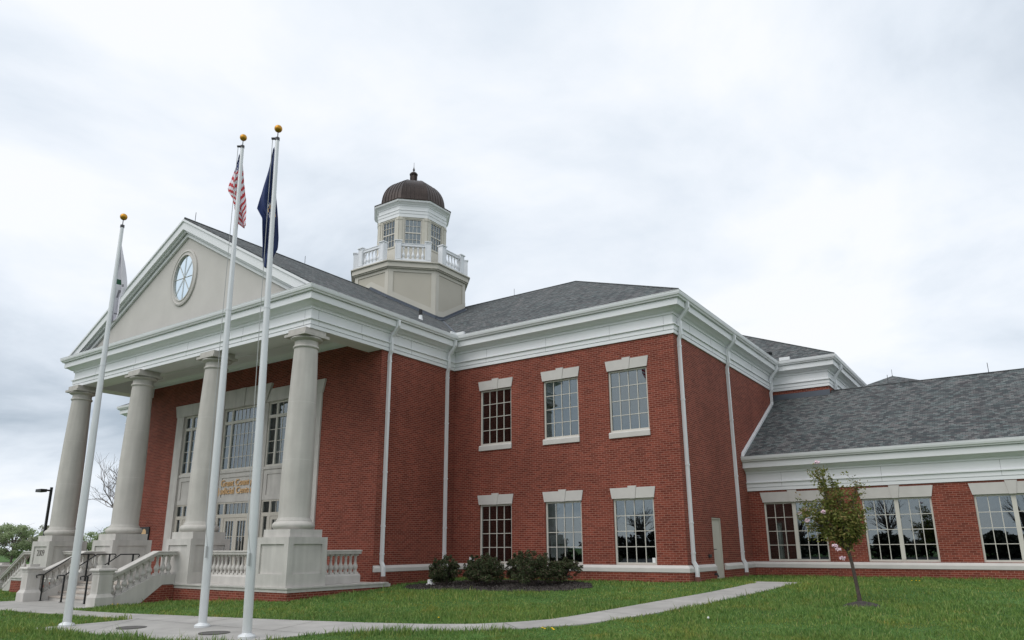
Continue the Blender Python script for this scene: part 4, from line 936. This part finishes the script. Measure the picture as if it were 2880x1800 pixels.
flag(F1, -.05, -13.36, .50, [(0, -.02, .05), (.5, -.03, .16), (.95, -.05, .24), (1.1, -.06, .25), (1.3, -.07, .20), (1.36, -.07, .16), (1.6, -.07, .18), (1.8, -.07, .20), (1.95, -.05, .17), (2.0, 0, .10)], 'county_flag', 'limp white flag with small dark lettering on the leftmost pole', ['flag white', 'flag mark', 'flag green'], wh, 2, .08, .04)
# ================================================================== ground lights, cleanout cap
for x, y, lab in ((1.66, -12.83, 'flush dark ground lid nearest the leftmost flagpole'), (4.16, -12.52, 'flush dark ground lid between the middle and nearest flagpoles')):
    g = float(gz(x, y))+.022; m = MB(); m.lathe([(.30, 0), (.30, .012), (.27, .014), (.27, .010), (.01, .010)], n=28); o = m.build('ground_lid', 'iron lid', None, (x, y, g)); tag(o, lab, 'ground lid', 'ground lids on the plaza')
g = float(gz(1.35, -2.55)); m = MB(); m.lathe([(.17, 0), (.17, .03), (.09, .05), (.09, .16), (.08, .18), (.01, .185)], n=20); o = m.build('cleanout_cap', 'white plastic', None, (1.35, -2.75, g)); tag(o, 'small white pipe cap beside the leftmost shrub', 'pipe cap')
# ================================================================== lamp post far left
lp = empty('lamp_post', (-37.6, 2.1, float(gz(-37.6, 2.1)))); tag(lp, 'tall black lamp post with a box head beyond the leftmost column', 'lamp post')
m = MB(); m.box(-.07, .07, -.07, .07, 0, 5.85); m.lathe([(.25, 0), (.25, .5), (.2, .55)], n=16); m.build('pole', 'black metal', lp)
m = MB(); m.box(-.9, -.1, -.62, -.22, 5.52, 5.72); m.box(-.2, .05, -.45, -.02, 5.58, 5.68); m.build('lamp_head', 'black metal', lp)
# ================================================================== vegetation
def leaves(name, pts, size, m, parent=None, n_per=1, aspect=.6, up=.0):
    """one small folded leaf (two triangles as a kite) per point"""
    P = np.asarray(pts, np.float64); n = len(P)
    d = RNG.normal(size=(n, 3)); d[:, 2] *= .7; d /= np.linalg.norm(d, axis=1)[:, None]
    q = RNG.normal(size=(n, 3)); q[:, 2] += up; q -= d*(q*d).sum(1)[:, None]; q /= np.linalg.norm(q, axis=1)[:, None]
    s = size*RNG.uniform(.65, 1.35, (n, 1))
    a = P-d*s*.5; b = P+d*s*.5; c = P+np.cross(d, q)*s*aspect*.5+q*s*.08; e = P-np.cross(d, q)*s*aspect*.5+q*s*.08
    V = np.stack([a, c, b, e], 1).reshape(-1, 3); F = np.arange(4*n)
    return np_mesh(name, V, F, np.full(n, 4), m, parent)
def blob(c, r, n, hollow=.35):
    d = RNG.normal(size=(n, 3)); d /= np.linalg.norm(d, axis=1)[:, None]
    rr = (hollow+(1-hollow)*RNG.random((n, 1))**.6); return np.asarray(c)+d*rr*np.asarray(r)
ch = leaves('mulch_chips', MCH, .06, 'mulch chip', MULCH_OBJ, aspect=.4)
# shrubs
def shrub(x, y, w, h, label, seed):
    g = float(gz(x, y))+.03; h *= .86; o = empty('shrub', (x, y, g)); tag(o, label, 'shrub', 'shrubs in the mulch bed')
    rr = random.Random(seed); pts = []
    for i in range(26):
        a = rr.random()*2*PI; r = w*.36*math.sqrt(rr.random()); z = h*(.25+.62*rr.random())*(1-.25*(r/(w*.5))**2)
        pts.append(blob((r*math.cos(a)*1.12, r*math.sin(a), z), (w*.17, w*.17, h*.15), 230))
    for i in range(34):
        a = rr.random()*2*PI; r = w*.50*math.sqrt(rr.random()); z = h*(.30+.75*rr.random())*(1-.3*(r/(w*.5))**2); pts.append(blob((r*math.cos(a)*1.15, r*math.sin(a), z), (w*.07, w*.07, h*.07), 46))
    for i in range(16):
        a = rr.random()*2*PI; r = w*.38*math.sqrt(rr.random()); pts.append(blob((r*math.cos(a), r*math.sin(a), h*(.84+.28*rr.random())*(1-.3*(r/(w*.5))**2)), (w*.06, w*.06, h*.08), 60))
    leaves('foliage', np.concatenate(pts), .052, 'shrub leaf', o)
    m = MB()
    for i in range(9):
        a = i*2*PI/9+rr.random()*.4; m.tube([(.05*math.cos(a), .05*math.sin(a), -.05), (w*.13*math.cos(a), w*.13*math.sin(a), h*.3), (w*.28*math.cos(a), w*.28*math.sin(a), h*.7)], [.016, .012, .006], 6)
    m.build('stem', 'bark', o)
for a in ((2.12, -2.95, .98, .98, 'rounded dark shrub beside the white pipe cap, leftmost in the bed', 1), (2.55, -1.85, .80, .92, 'tall dark shrub just right of the leftmost shrub, close to the wall', 2), (3.50, -2.55, 1.25, .98, 'broad dark shrub in front of the left lower window', 3), (4.15, -1.55, .95, 1.02, 'narrow upright shrub just right of the left lower window, behind the largest shrub', 4), (5.08, -2.30, 1.30, 1.14, 'largest shrub, dense and tallest, in the middle front of the bed', 5), (5.62, -1.35, 1.15, .82, 'low spreading shrub below the middle lower window, rightmost in the bed', 6)):
    shrub(*a)
# sapling with pink blossom
sx, sy = 14.50, -3.64; g = float(gz(sx, sy)); sap = empty('cherry_sapling', (sx, sy, g)); tag(sap, 'young leaning cherry tree with bronze green leaves and few pink blossoms on the lawn', 'tree')
m = MB(); top = Vector((-.10, 0, 1.22)); m.tube([(0.02, 0, -.05), (.02, 0, .15), (-.02, 0, .6), (-.05, 0, .9), top], [.062, .042, .038, .036, .034], 10)
br = []
rr = random.Random(3)
ends = [(-.62, .0, 3.05), (-.45, -.1, 2.75), (-.30, .1, 2.85), (-.15, -.05, 2.5), (.28, .05, 2.68), (.12, .1, 2.3), (-.85, .05, 2.18), (-1.02, -.1, 2.06), (-.75, .2, 1.8), (.34, -.1, 2.0), (-.5, -.3, 2.1), (-.1, .35, 2.1), (-.2, -.35, 1.9), (.2, .25, 1.75), (-.55, .25, 2.4)]
lp_ = []; tw = []
for e in ends:
    e = Vector(e); mid = top.lerp(e, .45)+Vector((rr.uniform(-.06, .06), rr.uniform(-.06, .06), -.02)); pts = [top+Vector((0, 0, -.15*rr.random())), top.lerp(mid, .5)+Vector((0, 0, .03)), mid, mid.lerp(e, .5)+Vector((rr.uniform(-.04, .04), 0, .03)), e]
    m.tube(pts, [.022, .017, .013, .008, .003], 6)
    for k in range(15):
        f = .18+.82*rr.random(); i = min(int(f*4), 3); p = pts[i].lerp(pts[i+1], f*4-i); q = p+Vector((rr.gauss(0, .16), rr.gauss(0, .16), rr.gauss(.03, .13)))
        tw.append((p, q)); lp_.append((q, p))
for p, q in tw: m.tube([p, q], [.005, .002], 4)
m.build('trunk', 'bark', sap)
pts = []
for q, p in lp_:
    f = 1-min(1, max(0, (q.z-1.3)/1.7)); n = int(24+8*f)
    for _ in range(n): w_ = rr.random(); pts.append((p.lerp(q, w_)+Vector((rr.gauss(0, .055), rr.gauss(0, .055), rr.gauss(0, .05))))[:])
core = []
for c_, r, n in (((-.52, 0, 1.88), (.58, .40, .30), 700), ((-.08, 0, 1.70), (.44, .38, .36), 620), ((.14, .02, 1.95), (.26, .28, .36), 260), ((-.38, 0, 2.2), (.38, .30, .26), 200), ((-.13, .0, 1.35), (.16, .15, .24), 260)):
    core.append(blob(c_, r, n, .1))
leaves('crown', np.concatenate([np.asarray(pts)]+core), .072, 'sapling leaf', sap, aspect=.48)
for i, (bx, bz) in enumerate(((-1.03, 1.98), (-.93, 2.05), (-.45, 1.98), (-.82, 1.80), (-.28, 1.24), (-.22, 1.17), (-.52, 3.13), (-.16, .98))):
    b = blob((bx, -.36 if i not in (0, 1, 6) else -.06, bz), (.06, .04, .035), 40); leaves('blossom', b, .05, 'blossom', sap, aspect=.9)
m = MB(); m.lathe([(.02, .09), (.15, .07), (.30, .03), (.40, -.02), (.42, -.08)], n=20); o = m.build('mulch_ring', 'mulch', None, (14.62, -3.95, g)); tag(o, 'small dark mulch ring at the foot of the young cherry tree', 'mulch', kind='structure')
# background trees beyond the lawn
def bush_tree(x, y, h, w, m_, label, seed, group='trees beyond the lawn', n=4200, bare=0, cat='tree'):
    g = float(gz(x, y)); o = empty('broadleaf_tree', (x, y, g)); tag(o, label, cat, group); rr = random.Random(seed); pts = []
    tm_ = MB(); tm_.tube([(0, 0, -.2), (rr.uniform(-.1, .1), 0, h*.3), (rr.uniform(-.3, .3), 0, h*.75)], [h*.028, h*.02, h*.006], 8)
    for i in range(22):
        a = rr.random()*2*PI; r = w*.42*math.sqrt(rr.random()); z = h*(.10+.82*rr.random()**.9)*(1-.35*(r/(w*.5))**2)
        c = (r*math.cos(a), r*math.sin(a), z); tm_.tube([(0, 0, h*(.15+.4*rr.random())), (c[0]*.6, c[1]*.6, c[2]*.85), c], [h*.012, h*.008, h*.003], 5)
        if i >= bare*22: pts.append(blob(c, (w*.15, w*.15, h*.10), n//22, .1))
        for k in range(2 if bare == 0 else 5):
            e = (c[0]+rr.gauss(0, w*.10), c[1]+rr.gauss(0, w*.10), c[2]+rr.random()*h*.14); tm_.tube([c, e], [h*.003, h*.001], 4)
    tm_.build('trunk', 'bare bark' if bare else 'bark', o)
    if pts: leaves('crown', np.concatenate(pts), .036*h+.05, m_, o)
def dirpt(dx, dy, dist): return CAM_P.x+dx*dist, CAM_P.y+dy*dist
for dx, dy, dist, h, w, m_, lab, sd, br_ in (
    (-.9420, .3355, 118, 5.6, 6.5, 'spring leaf', 'green tree at the very left edge beyond the lawn', 21, 0), (-.9350, .3540, 126, 6.2, 5.6, 'spring leaf', 'bushy light green tree second from the left edge', 22, 0),
    (-.9285, .3712, 122, 5.4, 5.6, 'spring leaf', 'light green half leafed tree behind the side stair', 23, .15), (-.9225, .3860, 128, 5.8, 5.0, 'spring leaf', 'green tree left of the lamp post', 24, 0), (-.9165, .4000, 118, 5.0, 5.0, 'grey leaf', 'sparse grey tree directly behind the lamp post', 25, .4),
    (-.9115, .4112, 124, 4.6, 5.5, 'spring leaf', 'green tree hidden behind the leftmost column', 26, 0), (-.8990, .4380, 110, 4.6, 5.6, 'spring leaf', 'round green tree between the two left columns', 27, 0), (-.8915, .4530, 120, 5.2, 5.0, 'spring leaf', 'green tree beside the second column from the left', 28, 0), (-.8950, .4461, 135, 5.2, 5.0, 'grey leaf', 'thin bare topped tree behind the round green tree', 29, .6)):
    bush_tree(*dirpt(dx, dy, dist), h, w, m_, lab, sd, bare=br_)
# leafless tree left of the second column
bx, by = dirpt(-.8858, .4643, 62); g = float(gz(bx, by)); bt = empty('bare_tree', (bx, by, g)); tag(bt, 'leafless grey tree with fine twigs left of the second column', 'tree')
m = MB(); rr = random.Random(9)
def branch(p, d, L_, r, lv):
    q = p+d*L_*.5+Vector((rr.gauss(0, .06), rr.gauss(0, .06), rr.gauss(0, .03)))*L_; e = q+(d+Vector((rr.gauss(0, .18), rr.gauss(0, .18), .08))).normalized()*L_*.5
    m.tube([p, q, e], [r, r*.8, r*.6], 6 if lv < 2 else 4)
    if lv >= 5: return
    for k in range(3 if lv < 4 else 4):
        a = rr.random()*2*PI; sp = rr.uniform(.35, .85); u = d.orthogonal().normalized(); v = d.cross(u); nd = (d+(u*math.cos(a)+v*math.sin(a))*sp+Vector((0, 0, .10))).normalized()
        branch(q.lerp(e, rr.random()) if k else e, nd, L_*rr.uniform(.58, .80), r*.55, lv+1)
branch(Vector((0, 0, -.2)), Vector((0, 0, 1)), 3.5, .17, 0)
m.build('trunk', 'bare bark', bt)
# the wood on the far side of the road, seen in the window glass
pts = []; wd = MB()
rr = random.Random(5)
for i in range(60):
    x = -80+i*3.0+rr.uniform(-1.5, 1.5); y = -76+rr.uniform(-7, 7); h = rr.uniform(1.8, 3.2) if i % 3 else rr.uniform(5, 8); w = max(h*rr.uniform(.5, .8), 3.2)
    for k in range(4): pts.append(blob((x+rr.gauss(0, 1.5), y+rr.gauss(0, 1.5), rr.uniform(-1, 1.2)), (2.2, 1.6, 1.0), 260, 0))
    if i % 3:
        for k in range(9): pts.append(blob((x+rr.gauss(0, w*.25), y+rr.gauss(0, w*.25), h*(-.05+.85*rr.random())), (w*.26, w*.26, h*.16), 260, .1))
    else:       # bare crowns that stand above the hedge
        wd.tube([(x, y, -1.3), (x, y, h*.6)], [.28, .14], 5)
        for k in range(26):
            a = rr.random()*2*PI; z0 = h*rr.uniform(.25, .6); r = w*rr.uniform(.2, .5); e = Vector((x+r*math.cos(a), y+r*math.sin(a), z0+h*rr.uniform(.12, .42))); q0 = Vector((x, y, z0)); wd.tube([q0, q0.lerp(e, .5)+Vector((0, 0, -.1)), e], [.10, .06, .03], 4)
            for t in range(5): wd.tube([q0.lerp(e, rr.uniform(.4, 1)), e+Vector((rr.gauss(0, w*.12), rr.gauss(0, w*.12), rr.gauss(h*.06, h*.06)))], [.03, .015], 3)
wo = leaves('wood_edge', np.concatenate(pts), .5, 'wood leaf'); tag(wo, 'edge of a wood across the road, mirrored in the window panes', 'wood', kind='stuff')
wt = wd.build('wood_trunks', 'bark'); wt.parent = wo
o = flat_patch('road', [(-95, -74), (110, -74), (110, -27), (-95, -27)], 'asphalt', .03, 8); tag(o, 'dark asphalt road added unseen behind the viewpoint to darken the lower pane reflections', 'road', kind='structure')  # added out of view so the lower panes mirror dark ground
# ================================================================== grass
def grass():
    E = CAM_P; allV = []; allF = []; sizes = []
    fp = [[(-26, -.06), (PX, -.06), (PX, -4), (PXL, -4), (PXL-2, -7.5), (PXL, PFY), (-10.2, PFY), (-10.2, -10), (-9.8, -9.4), (-5.5, -9.4), (-5.5, -10.25), (-5.1, -10.25), (-5.1, PFY), (PXR, PFY), (PXR, -3.6), (.06, -3.6), (.06, -.06), (W+.06, -.06), (W+.06, Y2-.06), (40, Y2-.06), (40, 40), (-26, 40)]]
    X = []; Yv = []
    x0, x1, y0, y1 = -20, 27, -20.5, 6.55
    for (d0, d1, dens) in ((0, 7, 2600), (7, 10, 2300), (10, 14, 1500), (14, 19, 800), (19, 26, 420), (26, 45, 200)):
        n = int(dens*(x1-x0)*(y1-y0)); px = RNG.uniform(x0, x1, n); py = RNG.uniform(y0, y1, n); dd = np.hypot(px-E.x, py-E.y)
        # only the ground the photograph (or a step aside of it) can see
        fx = -math.sin(math.radians(34.5)); fy = math.cos(math.radians(34.5)); f = (px-E.x)*fx+(py-E.y)*fy; s = (px-E.x)*fy-(py-E.y)*fx
        k = (dd >= d0) & (dd < d1) & (f > 3.5) & (np.abs(s) < f*.80+1.2); X.append(px[k]); Yv.append(py[k])
    px = np.concatenate(X); py = np.concatenate(Yv)
    k = ~inside(px+RNG.normal(0, .035, len(px)), py+RNG.normal(0, .035, len(px)), WALK) & ~inside(px, py, MULCH) & (np.hypot(px-14.62, py+3.95) > .40)
    for poly in fp: k &= ~inside(px, py, poly)
    px = px[k]; py = py[k]; n = len(px); dd = np.hypot(px-E.x, py-E.y)
    cl = np.sin(px*1.7+np.sin(py*1.3)*2)*np.cos(py*1.9+px*.6)+.5*np.sin(px*.63-py*.4+2*np.sin(py*.37)); fine = np.sin(px*6.1+1.3*np.sin(py*5.2))*np.cos(py*6.7-px*2.2)
    h = (.060+.022*cl+.016*fine)*RNG.uniform(.6, 1.45, n); h = np.maximum(h, .025)
    tall = RNG.random(n) < .012; h[tall] *= RNG.uniform(1.4, 2.3, tall.sum())
    # longer along the near edge of the walk
    near = (py < -9.5) & (px > -.5) & inside(px, py+.55, WALK); h[near] *= RNG.uniform(1.1, 2.3, near.sum())
    w = .0028+.00034*dd; w *= RNG.uniform(.7, 1.3, n)
    a = RNG.uniform(0, 2*PI, n); ln = RNG.uniform(.1, .75, n)*h; b = RNG.uniform(0, 2*PI, n)
    z = gz(px, py)-.01
    ux, uy = np.cos(a)*w, np.sin(a)*w; lx, ly = np.cos(b)*ln, np.sin(b)*ln
    v0 = np.stack([px-ux, py-uy, z], 1); v1 = np.stack([px+ux, py+uy, z], 1)
    v2 = np.stack([px+ux*.7+lx*.35, py+uy*.7+ly*.35, z+h*.58], 1); v3 = np.stack([px-ux*.7+lx*.35, py-uy*.7+ly*.35, z+h*.58], 1); v4 = np.stack([px+lx, py+ly, z+h], 1)
    V = np.stack([v0, v1, v2, v3, v4], 1).reshape(-1, 3); i = np.arange(n)*5
    F = np.stack([i, i+1, i+2, i+3, i+3, i+2, i+4], 1).reshape(-1); S_ = np.tile([4, 3], n)
    o = np_mesh('grass', V, F, S_, 'grass blade'); tag(o, 'short uneven spring grass blades covering the lawn', 'grass', kind='stuff')
    print('grass blades', n)
grass()
# dandelions
def dandelion(x, y, lab, puff=False, s=1., proto=[None]):
    g = float(gz(x, y)); hgt = .10*s
    if proto[0] is None or puff:
        o = empty('dandelion', (x, y, g)); m = MB(); m.tube([(0, 0, 0), (.005, 0, hgt)], .004, 5); m.build('stem', 'stem green', o)
        m = MB(); R = .024 if puff else .022
        m.lathe([(max(R*math.sin(PI*i/8), .001), hgt+R*(-math.cos(PI*i/8))*(1 if puff else .5)) for i in range(9)], n=10); m.build('flower_head', 'dandelion puff' if puff else 'dandelion yellow', o)
        if not puff: proto[0] = o
    else:
        o = copy_tree(proto[0]); o.location = (x, y, g)
    return tag(o, lab, 'dandelion', None if puff else 'dandelions in the lawn')
lab = 'small yellow dandelion in flower in the lawn'
for x, y in ((10.10, -9.70), (10.20, -9.78), (10.28, -9.66), (10.36, -9.75), (10.42, -9.82), (7.25, -9.3), (-4.6, -10.0), (-4.5, -9.9), (14.9, 2.2), (15.1, 2.1), (15.0, 2.3), (18.0, 5.6)): dandelion(x, y, lab)
dandelion(12.45, -7.42, 'single white dandelion clock in the lawn right of the walkway', True)
